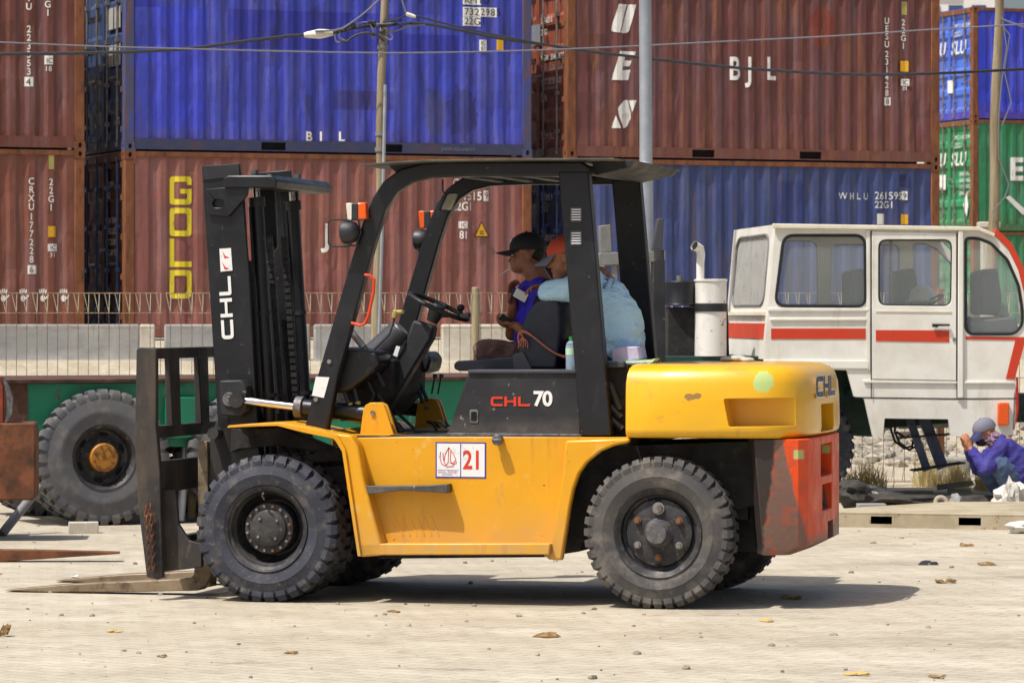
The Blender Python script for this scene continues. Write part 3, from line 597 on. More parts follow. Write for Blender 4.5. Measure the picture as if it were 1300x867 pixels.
mat('tyre_dusty', '#54555a', .85, 0, [('n', '#5c5a58', .7, 2.5, .4, .65), ('n', '#837c70', .5, 8.0, .5, .7)], bump=(.35, 60.0, .003))
mat('tyre_worn', '#403f40', .85, 0, [('n', '#55504a', .7, 3.0, .4, .65), ('n', '#7d756a', .6, 9.0, .5, .7)], bump=(.35, 60.0, .003))
mat('rim_dark', '#26262b', .6, .2, [('n', '#4a4743', .7, 8.0, .42, .62), ('n', '#76706a', .5, 25.0, .58, .7)], bump=(.3, 40.0, .003))
mat('hub_steel', '#5b5a5c', .5, .5, [('n', '#8d8b88', .6, 16.0, .45, .62), ('n', '#5a3b26', .7, 25.0, .58, .66)])
mat('bolt', '#8d8a86', .45, .6, [('n', '#54453a', .6, 30.0, .5, .62)]); mat('bolt_rust', '#7a5334', .7, .3)
mat('chrome', '#c9c9c9', .18, 1.0); mat('rubber', '#141417', .6); mat('hose', '#26262a', .5)
mat('fork_steel', '#7a6a55', .6, .3, [('n', '#9b8a70', .7, (2, 5, 5), .42, .62), ('n', '#4c3a2a', .8, 12.0, .52, .66)], bump=(.2, 40.0, .003))
mat('carriage_steel', '#33302e', .65, .2, [('n', '#57493c', .7, (6, 6, 2), .45, .65), ('n', '#14131a', .6, 4.0, .5, .7), ('n', '#77685a', .5, (18, 18, 5), .6, .7)], bump=(.3, 30.0, .004))
mat('amber', '#e0560a', .25, 0, spec=.7); mat('lens_white', '#cfc9bc', .3); mat('lamp_black', '#26262a', .45)
mat('mirror_back', '#17171a', .4); mat('mirror_face', '#d8d3bd', .12, .6); mat('orange_paint', '#cc3d12', .4)
mat('vinyl', '#191d2c', .5, 0, [('n', '#2c3040', .5, 8.0, .48, .68)], bump=(.2, 50.0, .002)); mat('white_print', '#dcdcda', .5, 0, [('n', '#9c9a98', .5, 22.0, .58, .68)]); mat('red_print', '#c9331c', .5, 0, [('n', '#8a3a30', .5, 22.0, .6, .68)])
mat('purple_print', '#3c2f8f', .5); mat('navy_print', '#1c1f38', .5); mat('grey_plastic', '#3d3e44', .5)
FK = Frame(((337 - 650) * 22.3 / FPX, 22.3, 0), 14)
fk = thing('forklift', 'big yellow and black forklift with a red rear weight, facing left', 'forklift', FK.o, -FK.t)
def tyre(c, y0, y1, Ro, Ri, N, parent, m='tyre', tread=True, name='tyre', lug=.74, depth=.022):
    x, z = c; q = MB(); w_ = y1 - y0; Rc = Ro - depth
    q.lathe([(Ri, y0 + .03), (Ri + .012, y0 + .012), (Ri + (Rc - Ri) * .35, y0 - .002), (Ri + (Rc - Ri) * .45, y0 - .007), (Ri + (Rc - Ri) * .5, y0 - .003), (Ri + (Rc - Ri) * .8, y0 + .004), (Rc - .012, y0 + .014), (Rc, y0 + .035),
             (Rc + .003, (y0 + y1) / 2), (Rc, y1 - .035), (Rc - .012, y1 - .014), (Ri + (Rc - Ri) * .5, y1), (Ri, y1 - .03)], (x, 0, z), 'y', 72)
    ps = 2 * math.pi / N
    for sgn in (0, 1):
        ya, yb, yc = (y0, y0 + .022, (y0 + y1) / 2 + .012) if sgn == 0 else (y1, y1 - .022, (y0 + y1) / 2 - .012)
        sd_ = 1 if sgn == 0 else -1
        for i in range(N):
            a = (i + .5 * sgn) * ps; hw = ps * lug / 2; tw = ps * .35
            prof_ = [(Rc - .05, ya + sd_ * .004, 0), (Rc - .012, ya - sd_ * .001, 0), (Ro - .008, yb - sd_ * .008, 0), (Ro, yb, 0), (Ro, (yb + yc) / 2, tw * .4), (Ro - .002, yc, tw), (Rc - .01, yc, tw), (Rc - .01, (yb + yc) / 2, tw * .4), (Rc - .02, yb + sd_ * .01, 0)]
            L_ = []
            for s2, k in ((-1, 1.0), (1, 1.0)):
                L_.append([q.b.verts.new((x + r_ * math.cos(a + s2 * hw * (.8 if j in (2, 3, 4, 5) else 1.05) + t_), y_, z + r_ * math.sin(a + s2 * hw * (.8 if j in (2, 3, 4, 5) else 1.05) + t_))) for j, (r_, y_, t_) in enumerate(prof_)])
            n_ = len(prof_)
            for j in range(n_): q.b.faces.new([L_[0][j], L_[0][(j + 1) % n_], L_[1][(j + 1) % n_], L_[1][j]])
            q.b.faces.new([L_[0][j] for j in (1, 2, 3)]);
            for Q in L_:
                try: q.b.faces.new([Q[j] for j in (0, 1, 2, 3, 8)]); q.b.faces.new([Q[j] for j in (3, 4, 7, 8)]); q.b.faces.new([Q[j] for j in (4, 5, 6, 7)])
                except ValueError: pass
    return q.build(name, m, parent, smooth=32)
def ring_bolts(c, y, r, n, rb, parent, m='bolt', h=.014, ph=0):
    q = MB()
    for i in range(n):
        a = 2 * math.pi * i / n + ph; p = (c[0] + r * math.cos(a), y, c[1] + r * math.sin(a)); q.cyl(p, (p[0], y - h, p[2]), rb, rb * .9, 6)
    return q.build('wheel_bolts', m, parent)
def front_wheel(y0, dual=False, far=False):
    c = (0, .43); t = tyre(c, y0, y0 + .235, .432, .245, 33, fk); 
    q = MB().lathe([(.238, y0 + .01), (.252, y0 + .004), (.252, y0 + .016), (.236, y0 + .03), (.222, y0 + .036), (.216, y0 + .06), (.205, y0 + .075), (.2, y0 + .15), (.165, y0 + .2), (.0, y0 + .2)], (c[0], 0, c[1]), 'y', 64); rm = q.build('rim', 'rim_dark', t, smooth=30)
    if not dual and not far:
        q = MB().lathe([(.15, y0 + .2), (.15, y0 + .075), (.146, y0 + .068), (.112, y0 + .066), (.108, y0 + .05), (.1, y0 + .045), (.02, y0 + .04), (.0, y0 + .04)], (c[0], 0, c[1]), 'y', 48); h = q.build('hub', 'rim_dark', t)
        for i in range(16):
            ring = 2 * math.pi * (i + .5) / 16; p = (.132 * math.cos(ring), y0 + .068, .43 + .132 * math.sin(ring)); MB().cyl(p, (p[0], p[1] - .014, p[2]), .0095, .009, 6).build('wheel_bolt', 'bolt' if i % 3 else 'bolt_rust', h)
        for i in range(4):
            ring = 2 * math.pi * i / 4 + .7; p = (.075 * math.cos(ring), y0 + .045, .43 + .075 * math.sin(ring)); MB().cyl(p, (p[0], p[1] - .012, p[2]), .009, .009, 6).build('wheel_bolt', 'bolt', h)
        MB().tube([(-.02, y0 + .04, .60), (-.02, y0 - .0, .625), (-.01, y0 - .012, .64)], .006, 6).build('valve', 'bolt', t)
    return t
front_wheel(.0); front_wheel(.275, True); front_wheel(1.395, True); front_wheel(1.67, False, True)
def rear_wheel(y0, far=False):
    c = (2.33, .435); t = tyre(c, y0, y0 + .24, .436, .245, 40, fk, m='tyre_worn', lug=.72, depth=.018)
    MB().lathe([(.24, y0 + .012), (.256, y0 + .002), (.252, y0 + .012), (.232, y0 + .022), (.222, y0 + .03), (.216, y0 + .07), (.2, y0 + .075), (.19, y0 + .05), (.13, y0 + .035), (.08, y0 + .035), (.0, y0 + .04)], (c[0], 0, c[1]), 'y', 64).build('rim', 'rim_dark', t, smooth=30)
    if far: return
    h = MB().lathe([(.085, y0 + .036), (.075, y0 + .015), (.068, y0 + .005), (.064, y0 - .035), (.058, y0 - .045), (.0, y0 - .05)], (c[0], 0, c[1]), 'y', 40).build('hub_cap', 'hub_steel', t)
    for i in range(6):
        a = math.pi / 2 + i * math.pi / 3; p = (c[0] + .14 * math.cos(a), y0 + .036, c[1] + .14 * math.sin(a)); q = MB(); r_ = .036 if i == 0 else .021; q.cyl(p, (p[0], p[1] - .012, p[2]), r_, r_, 16); q.cyl((p[0], p[1] - .012, p[2]), (p[0], p[1] - .032, p[2]), r_ * .72, r_ * .66, 6 if i else 14); q.build('wheel_nut', 'bolt_rust' if i % 2 else 'bolt', t)
    for a in (0.45, 1.6, 2.62, 3.7, 4.7, 5.75):
        ps = [(c[0] + .185 * math.cos(a + d) * k, y0 + .0495 - (.0), c[1] + .185 * math.sin(a + d) * k) for d, k in ((-.1, .97), (.1, .97), (.1, 1.04), (-.1, 1.04))]
        q = MB(); q.plate([(x_, y0 + .042, z_) for x_, _, z_ in ps], [], (0, .003, 0)); q.build('rim_slot', 'void', t)
rear_wheel(.05); rear_wheel(1.62, True)
# axles, frame
q = MB().cyl((0, .2, .43), (0, 1.7, .43), .13); q.box(-.25, .25, .75, 1.15, .25, .62); q.build('front_axle', 'grime', fk)
q = MB().cyl((2.33, .2, .43), (2.33, 1.7, .43), .09); q.box(2.2, 2.46, .6, 1.3, .3, .56); q.build('rear_axle', 'grime', fk)
q = MB().px(FK, [(300, 600), (440, 566), (796, 566), (960, 560), (962, 640), (905, 655), (850, 610), (760, 640), (735, 700), (690, 707), (480, 709), (450, 640), (400, 590), (330, 590)], .33, 1.57); q.build('chassis_frame', 'grime', fk)
q = MB().px(FK, [(905, 620), (955, 560), (960, 700), (900, 700)], .45, 1.5); q.build('rear_crossmember', 'grime', fk, bevel=.01)
for a_, b_ in (((888, 590), (905, 640)), ((915, 600), (925, 690)), ((935, 575), (950, 660))): MB().px(FK, [(a_[0], a_[1]), (b_[0], a_[1]), (b_[0], b_[1]), (a_[0], b_[1])], .40, .46).build('frame_gusset', 'rim_dark', fk, bevel=.006)
def UZ(pts, v): return [(lambda t: (t.x, t.z))(FK.L(x, y, v)) for x, y in pts]
def uzp(uz, v0, v1, name, m, bevel=.004, parent=None, holes=(), label=None, seg=2):
    q = MB(); q.plate([(u, v0, z) for u, z in uz], [[(u, v0, z) for u, z in h] for h in holes], (0, v1 - v0, 0)); return q.build(name, m, parent or fk, bevel=bevel, label=label, seg=seg)
ARCH = [(798, 562), (780, 565.5), (762, 573), (745, 587), (735, 601), (728, 620), (723, 645), (719, 672), (713, 711)]
SIDE = UZ([(440, 556), (520, 554.5), (800, 555)] + ARCH + [(697, 710), (690, 704), (484, 703), (470, 660), (440, 620)], .16)
uzp(SIDE, .16, .2, 'body_side', 'yellow_paint', .004); uzp(SIDE, 1.70, 1.74, 'body_side', 'yellow_paint', .004)
AF = UZ([(718, 559), (799, 556.5)] + ARCH + [(697, 710), (714, 601), (716, 575)], .10)
uzp(AF, .10, .165, 'rear_arch', 'yellow_paint', .012); uzp(AF, 1.735, 1.80, 'rear_arch', 'yellow_paint', .012)
FF = UZ([(409, 549), (445, 552), (454, 566), (462, 610), (487, 700), (484, 705), (457, 707), (450, 665), (434, 574), (428, 562)], .05)
uzp(FF, .05, .17, 'front_arch', 'yellow_paint', .022, seg=3); uzp(FF, 1.73, 1.85, 'front_arch', 'yellow_paint', .022)
FT = UZ([(288, 543), (318, 541.5), (352, 540.5), (385, 549), (424, 557), (434, 573), (454, 706), (458, 706), (438, 570), (428, 552), (390, 543), (354, 536.5), (318, 538), (290, 540)], .03)
uzp(FT, .03, .52, 'front_fender', 'yellow_paint', .002); uzp(FT, 1.38, 1.87, 'front_fender', 'yellow_paint', .002)
uzp(UZ([(290, 545), (352, 543), (430, 575), (445, 640), (430, 600), (400, 575), (352, 566), (300, 570), (288, 575)], .3), .36, .5, 'mud_guard', 'grime', .004)
uzp(UZ([(457, 690), (698, 690), (697, 704), (457, 704.5)], .05), .05, .2, 'step', 'yellow_paint', .006); uzp(UZ([(457, 690), (698, 690), (697, 704), (457, 704.5)], .05), 1.7, 1.85, 'step', 'yellow_paint', .006)
uzp(UZ([(448, 617), (450, 616), (480, 617), (540, 616.5), (568, 614.5), (568, 626), (548, 624.5), (510, 622.5), (470, 627), (449, 629)], .06), .06, .165, 'step_tread', 'black_dusty', .004)
for i in range(6): uzp(UZ([(500 + 9.2 * i, 655), (502 + 9.2 * i, 655), (512 + 9.2 * i, 680), (510 + 9.2 * i, 680)], .155), .1575, .163, 'louvre', 'yellow_paint', .001)
a = FK.L(631.5, 558.5, .1); q = MB().cyl((a.x, .085, a.z), (a.x, .12, a.z), .031, .031, 20); q.cyl((a.x, .12, a.z), (a.x, .17, a.z), .024, .024, 16); q.box(a.x - .028, a.x + .028, .078, .09, a.z - .006, a.z + .006); q.build('fuel_cap', 'hub_steel', fk, bevel=.003)
# sticker with the number
st = UZ([(553, 561), (617, 560), (616, 607), (553, 607)], .158); sx0, sx1, sz1, sz0 = st[0][0], st[1][0], st[0][1], st[2][1]
s_ = MB().box(sx0, sx1, .1575, .162, sz0, sz1).build('number_sticker', 'purple_print', fk); mid = (sx0 + sx1) / 2
MB().box(sx0 + .008, mid - .003, .1565, .1578, sz0 + .008, sz1 - .008).build('sticker_cell', 'white_print', s_); MB().box(mid + .003, sx1 - .008, .1565, .1578, sz0 + .008, sz1 - .008).build('sticker_cell', 'white_print', s_)
text('21', .105, 'red_print', s_, (mid + .012, .1555, sz0 + .055), bold=.035, sx=.78)
text('21', .105, 'red_print', s_, (mid + .012, .1555, sz0 + .055), bold=.035, sx=.78) if 0 else None
q = MB(); cxm = (sx0 + mid) / 2; czm = sz0 + .12
for pts in ([(-.05, .035), (-.055, .0), (-.045, -.04), (-.02, -.055), (0, -.035), (.005, .065)], [(.005, .065), (-.02, .02), (-.028, -.03)], [(.008, .06), (.03, .03), (.05, -.01), (.055, -.035), (.035, -.045), (.01, -.03)], [(-.035, .03), (-.03, -.02), (-.01, -.06), (.04, -.055)], [(.018, .04), (.015, -.02), (.03, -.04), (.048, -.02)]):
    q.tube([(cxm + x_ * .9, .1555, czm + z_ * .9) for x_, z_ in pts], .0022, 4)
q.build('emblem', 'red_print', s_)
text('FORKLIFT PELABUHAN', .0085, 'purple_print', s_, (sx0 + .013, .1555, sz0 + .04)); text('TERMINAL PETIKEMAS', .0085, 'red_print', s_, (sx0 + .013, .1555, sz0 + .028)); text('INDONESIA', .0085, 'purple_print', s_, (sx0 + .04, .1555, sz0 + .016))
# deck
dz = FK.L(500, 553, .16).z; uA, uB = FK.L(420, 552, .16).x, FK.L(796, 552, .16).x
MB().box(uA, uB, .2, 1.7, dz - .05, dz).build('deck', 'deck_black', fk, bevel=.003)
MB().box(uA, uA + .35, .2, .75, dz, dz + .004).build('floor_plate', 'yellow_paint', fk)
MB().box(uA - .01, uA, .2, 1.7, dz - .06, dz + .03).build('toe_board', 'yellow_paint', fk, bevel=.004)
# hood
HD = UZ([(595, 471), (737, 471), (737, 552.5), (568, 550)], .25); uzp(HD, .25, 1.65, 'seat_hood', 'black_dusty', .008)
uzp(UZ([(594, 469.5), (732, 469.5), (732, 473.5), (594, 473.5)], .235), .235, 1.66, 'hood_lid', 'grey_plastic', .003)
uzp(UZ([(567, 549.5), (740, 551), (740, 554), (567, 554)], .225), .225, .3, 'hood_sill', 'hub_steel', .002)
h_ = UZ(rrect(596, 520, 607, 537, 2), .245); uzp(h_, .2455, .252, 'hood_latch', 'hub_steel', .001); uzp(UZ(rrect(598, 522.5, 605, 534, 1), .243), .243, .2465, 'hood_latch', 'void', 0)
q_ = UZ([(611, 471), (737, 471), (737, 480), (575, 552)], .248)
EH = UZ([(737, 468), (797, 463), (797, 556), (737, 556)], .33); uzp(EH, .34, 1.6, 'engine_cover', 'grime', .01)
q = MB(); 
for p in ([(745, 500), (770, 510), (788, 530)], [(750, 470), (775, 490), (786, 520)], [(740, 530), (765, 520), (790, 545)]): q.tube([FK.L(*k, .3) for k in p], .022, 8)
q.build('engine_hoses', 'hose', fk)
MB().px(FK, [(748, 460), (792, 459), (792, 466), (748, 468)], .3, 1.2).build('rear_shelf', 'grey_plastic', fk, bevel=.003)
# model lettering
l0 = FK.L(623, 515.5, .246); chl(.056, .235, fk, (l0.x, .246, l0.z), (1, 0, 0), (0, 0, 1), 'red_print')
l0 = FK.L(677, 514.5, .246); text('70', .082, 'white_print', fk, (l0.x, .2455, l0.z), bold=.05, sx=1.0, spacing=.95)
# overhead guard
G1 = UZ([(386, 545), (403.5, 475), (432, 377), (460, 283), (473, 251), (486, 231), (508, 215), (535, 207.5), (560, 205.5), (738, 205.5), (747, 212), (747, 226), (709, 224), (600, 224), (547, 226), (522, 232), (504, 244), (489, 267), (478, 300), (464, 349), (429, 475), (414, 549)], .2)
BP = UZ([(709, 218), (747, 218), (776, 553), (737, 553)], .2)
for v_, n_ in ((.2, 0), (1.62, 1)):
    uzp(G1, v_, v_ + .08, 'guard_frame', 'black_paint', .01); uzp(BP, v_ - .004, v_ + .084, 'rear_pillar', 'black_paint', .008)
for yy in (263, 293):
    f_ = UZ(rrect(723.5, yy, 739, yy + 19, 3), .19); fo = uzp(f_, .192, .198, 'louvre_frame', 'grey_plastic', .001)
    for k in range(5): uzp(UZ([(725.5, yy + 2.5 + 3.2 * k), (737, yy + 2.5 + 3.2 * k), (737, yy + 3.8 + 3.2 * k), (725.5, yy + 3.8 + 3.2 * k)], .188), .189, .1935, 'louvre_slat', 'white_print', 0, fo)
zt = UZ([(640, 210)], .2)[0][1]
for px_ in (560, 600, 640, 680, 735):
    u_ = UZ([(px_, 210)], .2)[0][0]; MB().box(u_ - .025, u_ + .025, .28, 1.62, zt - .05, zt + .0).build('roof_bar', 'black_dusty', fk, bevel=.005)
mat('canopy', '#4a473f', .6, .1, [('n', '#6a665c', .6, 5.0, .45, .65), ('n', '#2c2a28', .6, 9.0, .5, .7)])
RC = UZ([(458, 209), (500, 205.3), (540, 203), (600, 202), (700, 201), (779, 200.5), (779, 202.5), (700, 203.2), (600, 204.2), (540, 205.2), (500, 207.5), (458, 211)], .0)
uzp(RC, .0, 1.9, 'canopy_sheet', 'canopy', .001)
# wedge panels between canopy and frame
uzp(UZ([(490, 208), (545, 205), (530, 212), (505, 222)], .21), .22, .27, 'canopy_bracket', 'black_dusty', .002)
uzp(UZ([(747, 206), (800, 203), (795, 212), (752, 222)], .21), .3, 1.6, 'canopy_bracket', 'black_dusty', .002)
# data plate on the front pillar
uzp(UZ([(401, 478), (418, 479), (411, 505), (396, 502)], .196), .1965, .199, 'instruction_label', 'white_print', 0)
for x_, y_ in ((418, 459), (401, 507)): a = FK.L(x_, y_, .195); MB().cyl((a.x, .19, a.z), (a.x, .202, a.z), .014, .014, 6).build('guard_bolt', 'bolt', fk)
# mast
MS = UZ([(256, 212), (304, 208), (307, 240), (315.5, 339), (326, 530), (337, 700), (288, 705), (277, 545)], .45)
uzp(MS, .45, .475, 'mast_rail', 'black_paint', .004); uzp(MS, 1.475, 1.50, 'mast_rail', 'black_paint', .004)
def rail(v, dx, name, top=235, wd=30):
    uzp(UZ([(272 + dx, top), (272 + dx + wd, top), (302 + dx + wd, 700), (302 + dx, 700)], .45), v, v + .04, name, 'black_paint', .004)
rail(.475, 2, 'rail_flange', 214, 8); rail(.475, -12, 'rail_flange', 214, 7); rail(1.435, 2, 'rail_flange', 214, 8)
rail(.53, 0, 'inner_rail'); rail(1.36, 0, 'inner_rail'); rail(.72, 3, 'carriage_rail', 330, 26); rail(1.17, 3, 'carriage_rail', 330, 26)
uzp(UZ([(283, 226), (290, 222.5), (345, 222.5), (352, 229), (350, 239), (283, 238)], .40), .40, 1.55, 'crosshead', 'black_paint', .01)
uzp(UZ([(256, 211), (303, 208), (304, 224), (257, 229)], .44), .44, .45, 'crosshead_plate', 'black_dusty', .002)
for x_ in (322, 334): a = FK.L(x_, 222, .6); MB().cyl((a.x, .62 if x_ == 322 else 1.3, a.z), (a.x, .62 if x_ == 322 else 1.3, a.z + .03), .025, .025, 6).build('crosshead_bolt', 'hub_steel', fk)
uzp(UZ([(262, 240), (316, 236), (314, 248), (290, 275), (264, 272)], .43), .425, .45, 'mast_gusset', 'black_paint', .006, holes=[UZ(rrect(270, 253, 285, 264, 5), .43)])
for v_ in (.86, 1.33): uzp(UZ([(298, 238), (322, 238), (326, 312), (320, 320), (305, 320)], .45), v_, v_ + .03, 'mast_gusset', 'black_paint', .006)
def mpt(px, py, v): t = FK.L(px, py, .45); return Vector((t.x, v, t.z))
for v_, n_ in ((.60, 0), (1.33, 1)):
    q = MB(); q.cyl(mpt(316, 251, v_), mpt(342, 700, v_), .040, .044); cy = q.build('lift_cylinder', 'black_paint', fk)
    MB().cyl(mpt(316, 250, v_), mpt(317, 262, v_), .05, .05).build('gland', 'black_dusty', cy); MB().cyl(mpt(324, 395, v_), mpt(324.6, 400, v_), .047, .047).build('collar', 'black_dusty', cy); MB().cyl(mpt(332, 500, v_), mpt(332.4, 505, v_), .05, .05).build('collar', 'black_dusty', cy)
    MB().cyl(mpt(315, 236, v_), mpt(316, 252, v_), .022, .022).build('piston_rod', 'chrome', cy)
    MB().tube([mpt(309, 262, v_ - .02), mpt(318, 400, v_ - .05), mpt(325, 520, v_ - .05)], .01, 6).build('oil_pipe', 'hose', cy)
q = MB()
for k in range(60):
    f = k / 59; c_ = mpt(318 + 20 * f, 300 + 270 * f, .83); q.obox(c_, (.036, .03 if k % 2 else .018, .022))
q.build('lift_chain', 'rim_dark', fk, smooth=0)
q = MB()
for k in range(60):
    f = k / 59; c_ = mpt(318 + 20 * f, 300 + 270 * f, 1.12); q.obox(c_, (.036, .03 if k % 2 else .018, .022))
q.build('lift_chain', 'grime', fk, smooth=0)
for z_ in (540, 640): a = mpt(300, z_, 0); MB().box(a.x - .05, a.x + .06, .47, 1.48, a.z - .06, a.z + .06).build('mast_crossbar', 'black_paint', fk, bevel=.008)
# mast lettering runs up the rail
ud = (Vector(mpt(290, 340, 0)) - Vector(mpt(300, 520, 0))).normalized()
l0 = FK.L(297, 430, .4425); side = Vector((ud.z, 0, -ud.x))
chl(.076, .375, fk, (l0.x, .4435, l0.z), ud, (-ud.z, 0, ud.x), 'white_print')
uzp(UZ([(278.5, 316), (293, 315), (295, 343.5), (280, 345)], .443), .444, .45, 'warning_label', 'white_print', 0)
for y_ in (323, 337): uzp(UZ([(282, y_ - 4), (286, y_ + 2), (291, y_ + 4), (285, y_ + 5)], .442), .4425, .4445, 'warning_symbol', 'red_print', 0)
# tilt cylinders
def bracket(v):
    b = UZ([(457, 552), (461, 520), (464, 514), (470, 511), (481, 511), (487, 514), (490, 521), (500, 552)], .3)
    for d in (0, .07): uzp(b, v + d, v + d + .022, 'tilt_bracket', 'yellow_paint', .003)
    a = FK.L(473.5, 524, .3); q = MB().cyl((a.x, v - .012, a.z), (a.x, v + .1, a.z), .014, .014); q.build('pin', 'bolt', fk)
    p0, p1 = FK.L(472, 526, .3), FK.L(378, 517, .3); p2 = FK.L(300, 508, .3); vm = v + .05
    for P__ in (p0, p1, p2): P__.y = vm
    MB().cyl(p0, p1, .05, .05, 20).build('tilt_cylinder', 'black_paint', fk)
    q = MB().cyl(p1 + (p1 - p0).normalized() * -.02, p1 + (p1 - p0).normalized() * .03, .066, .062, 20); q.build('gland', 'hub_steel', fk, bevel=.004)
    MB().cyl(p1, p2, .023, .023, 16).build('tilt_rod', 'chrome', fk)
    q = MB().cyl((p2.x, vm - .06, p2.z), (p2.x, vm + .06, p2.z), .045, .045); q.build('rod_eye', 'black_dusty', fk)
bracket(.3); bracket(1.5)
uzp(UZ([(280, 483), (308, 482), (314, 490), (314, 521), (306, 529), (281, 527)], .36), .33, .45, 'mast_clevis', 'black_dusty', .01)
a = FK.L(291.5, 507, .33); q = MB().cyl((a.x, .318, a.z), (a.x, .34, a.z), .042, .042, 20); q.cyl((a.x, .305, a.z), (a.x, .33, a.z), .02, .02, 12); q.build('pivot_pin', 'hub_steel', fk, bevel=.003)
# dashboard, column, levers
def pxb(pts, v0, v1, name, m, bevel=.01, parent=None, seg=2): q = MB().px(FK, pts, v0, v1); return q.build(name, m, parent or fk, bevel=bevel, seg=seg)
pxb([(424, 452), (436, 440), (478, 447), (482, 462), (470, 475), (444, 495), (425, 500), (418, 480)], .3, 1.5, 'dashboard', 'black_paint', .02)
pxb([(440, 470), (500, 455), (498, 500), (470, 530), (430, 535), (425, 500)], .55, 1.3, 'control_bank', 'grime', .02)
pxb([(524, 406), (550, 414), (547, 430), (488, 528), (470, 520), (512, 440)], .68, .80, 'steering_column', 'black_dusty', .015)
p0, p1 = FK.L(479, 448, .7), FK.L(508, 418, .7); d_ = (p1 - p0).normalized(); q = MB().cyl(p0 - d_ * .04, p1, .085, .068, 24); c_ = q.build('instrument_pod', 'grey_plastic', fk, bevel=.012); MB().cyl(p1, p1 + d_ * .012, .055, .05, 24).build('pod_cap', 'hub_steel', c_)
uzp(UZ([(499, 451), (503, 439), (508, 440), (504, 453)], .6), .6, .604, 'paper_label', 'white_print', 0)
pxb([(505, 462), (512, 448), (540, 446), (547, 456), (543, 472), (515, 478)], 1.2, 1.5, 'far_pod', 'black_dusty', .02)
sc = FK.L(557, 389.5, .74); ax = Vector((.42, 0, .908)).normalized(); qm = ax.to_track_quat('Z', 'Y').to_matrix(); rs = .188
sw = MB().tube([sc + qm @ Vector((rs * math.cos(a), rs * math.sin(a), 0)) for a in [k * math.pi / 20 for k in range(40)]], .0145, 8, closed=True).build('steering_wheel', 'rubber', fk)
q = MB()
for a in (0, 2.1, 4.2): q.tube([sc - ax * .03, sc + qm @ Vector((rs * .97 * math.cos(a), rs * .97 * math.sin(a), 0))], .012, 6)
q.build('spoke', 'rubber', sw); q = MB().cyl(sc - ax * .10, sc - ax * .02, .034, .05, 20); q.build('boss', 'rubber', sw); MB().cyl(sc - ax * .02, sc + ax * .01, .042, .036, 20).build('horn_button', 'grey_plastic', sw)
k_ = sc + qm @ Vector((0, 0, 0)); kp = FK.L(585, 398, .72); MB().cyl(kp - Vector((0, 0, .02)), kp + Vector((0, 0, .02)), .012, .012, 10).build('spinner_post', 'rubber', sw); MB().ell(kp + Vector((0, 0, .035)), (.024, .024, .02)).build('spinner_knob', 'rubber', sw)
MB().cyl(FK.L(560, 402, .7), FK.L(592, 401, .62), .007, .007, 8).build('signal_stalk', 'rubber', fk); MB().cyl(FK.L(585, 401, .63), FK.L(596, 400, .62), .014, .016, 12).build('stalk_knob', 'grey_plastic', fk)
def lever(pts, r, knob, km, v): 
    l = MB().tube([FK.L(x, y, v) for x, y in pts], r, 8).build('lever', 'hose', fk); a, b = FK.L(*knob[0], v), FK.L(*knob[1], v); MB().cyl(a, b, knob[2], knob[3], 12).build('lever_knob', km, l, bevel=.004)
lever([(468, 450), (482, 437), (494, 425), (499, 412), (501, 402)], .006, ((500, 404), (503, 394), .016, .02), 'plate_dull', .5)
MB().obox(FK.L(507, 396, .5), (.06, .03, .022)).build('lever_handle', 'plate_dull', fk, bevel=.006)
lever([(470, 452), (460, 438)], .018, ((462, 441), (444, 419), .02, .022), 'hub_steel', .42)
lever([(480, 500), (505, 540)], .012, ((503, 538), (510, 549), .02, .026), 'rubber', .5); lever([(495, 515), (530, 548)], .01, ((528, 546), (540, 551), .02, .026), 'rubber', .9)
lever([(548, 500), (552, 478)], .006, ((552, 480), (553, 475), .014, .016), 'hub_steel', 1.45); lever([(556, 500), (560, 478)], .006, ((560, 480), (561, 475), .014, .016), 'hub_steel', 1.45)
for pts, v_ in (([(432, 480), (436, 495), (441, 508), (446, 516)], .34), ([(440, 478), (449, 490), (452, 502), (455, 514)], .36), ([(495, 478), (515, 468), (530, 478), (543, 510)], 1.2), ([(500, 480), (518, 472), (528, 485), (537, 512)], 1.15), ([(460, 470), (475, 500), (465, 530)], .5), ([(450, 462), (466, 478), (478, 470), (488, 490)], .45)):
    q = MB().tube([FK.L(x, y, v_) for x, y in pts], .012, 8); hs = q.build('hydraulic_hose', 'hose', fk); e_ = FK.L(*pts[-1], v_); b_ = FK.L(*pts[-2], v_)
    if v_ < .4: MB().cyl(e_ - (e_ - b_).normalized() * .02, e_ + (e_ - b_).normalized() * .03, .018, .014, 8).build('hose_fitting', 'plate_dull', hs)
MB().tube([FK.L(x, y, .2) for x, y in [(463, 349), (470, 350), (475, 355), (474, 372), (468, 400), (463, 411), (457, 413), (446, 410)]], .0095, 8).build('grab_handle', 'orange_paint', fk)
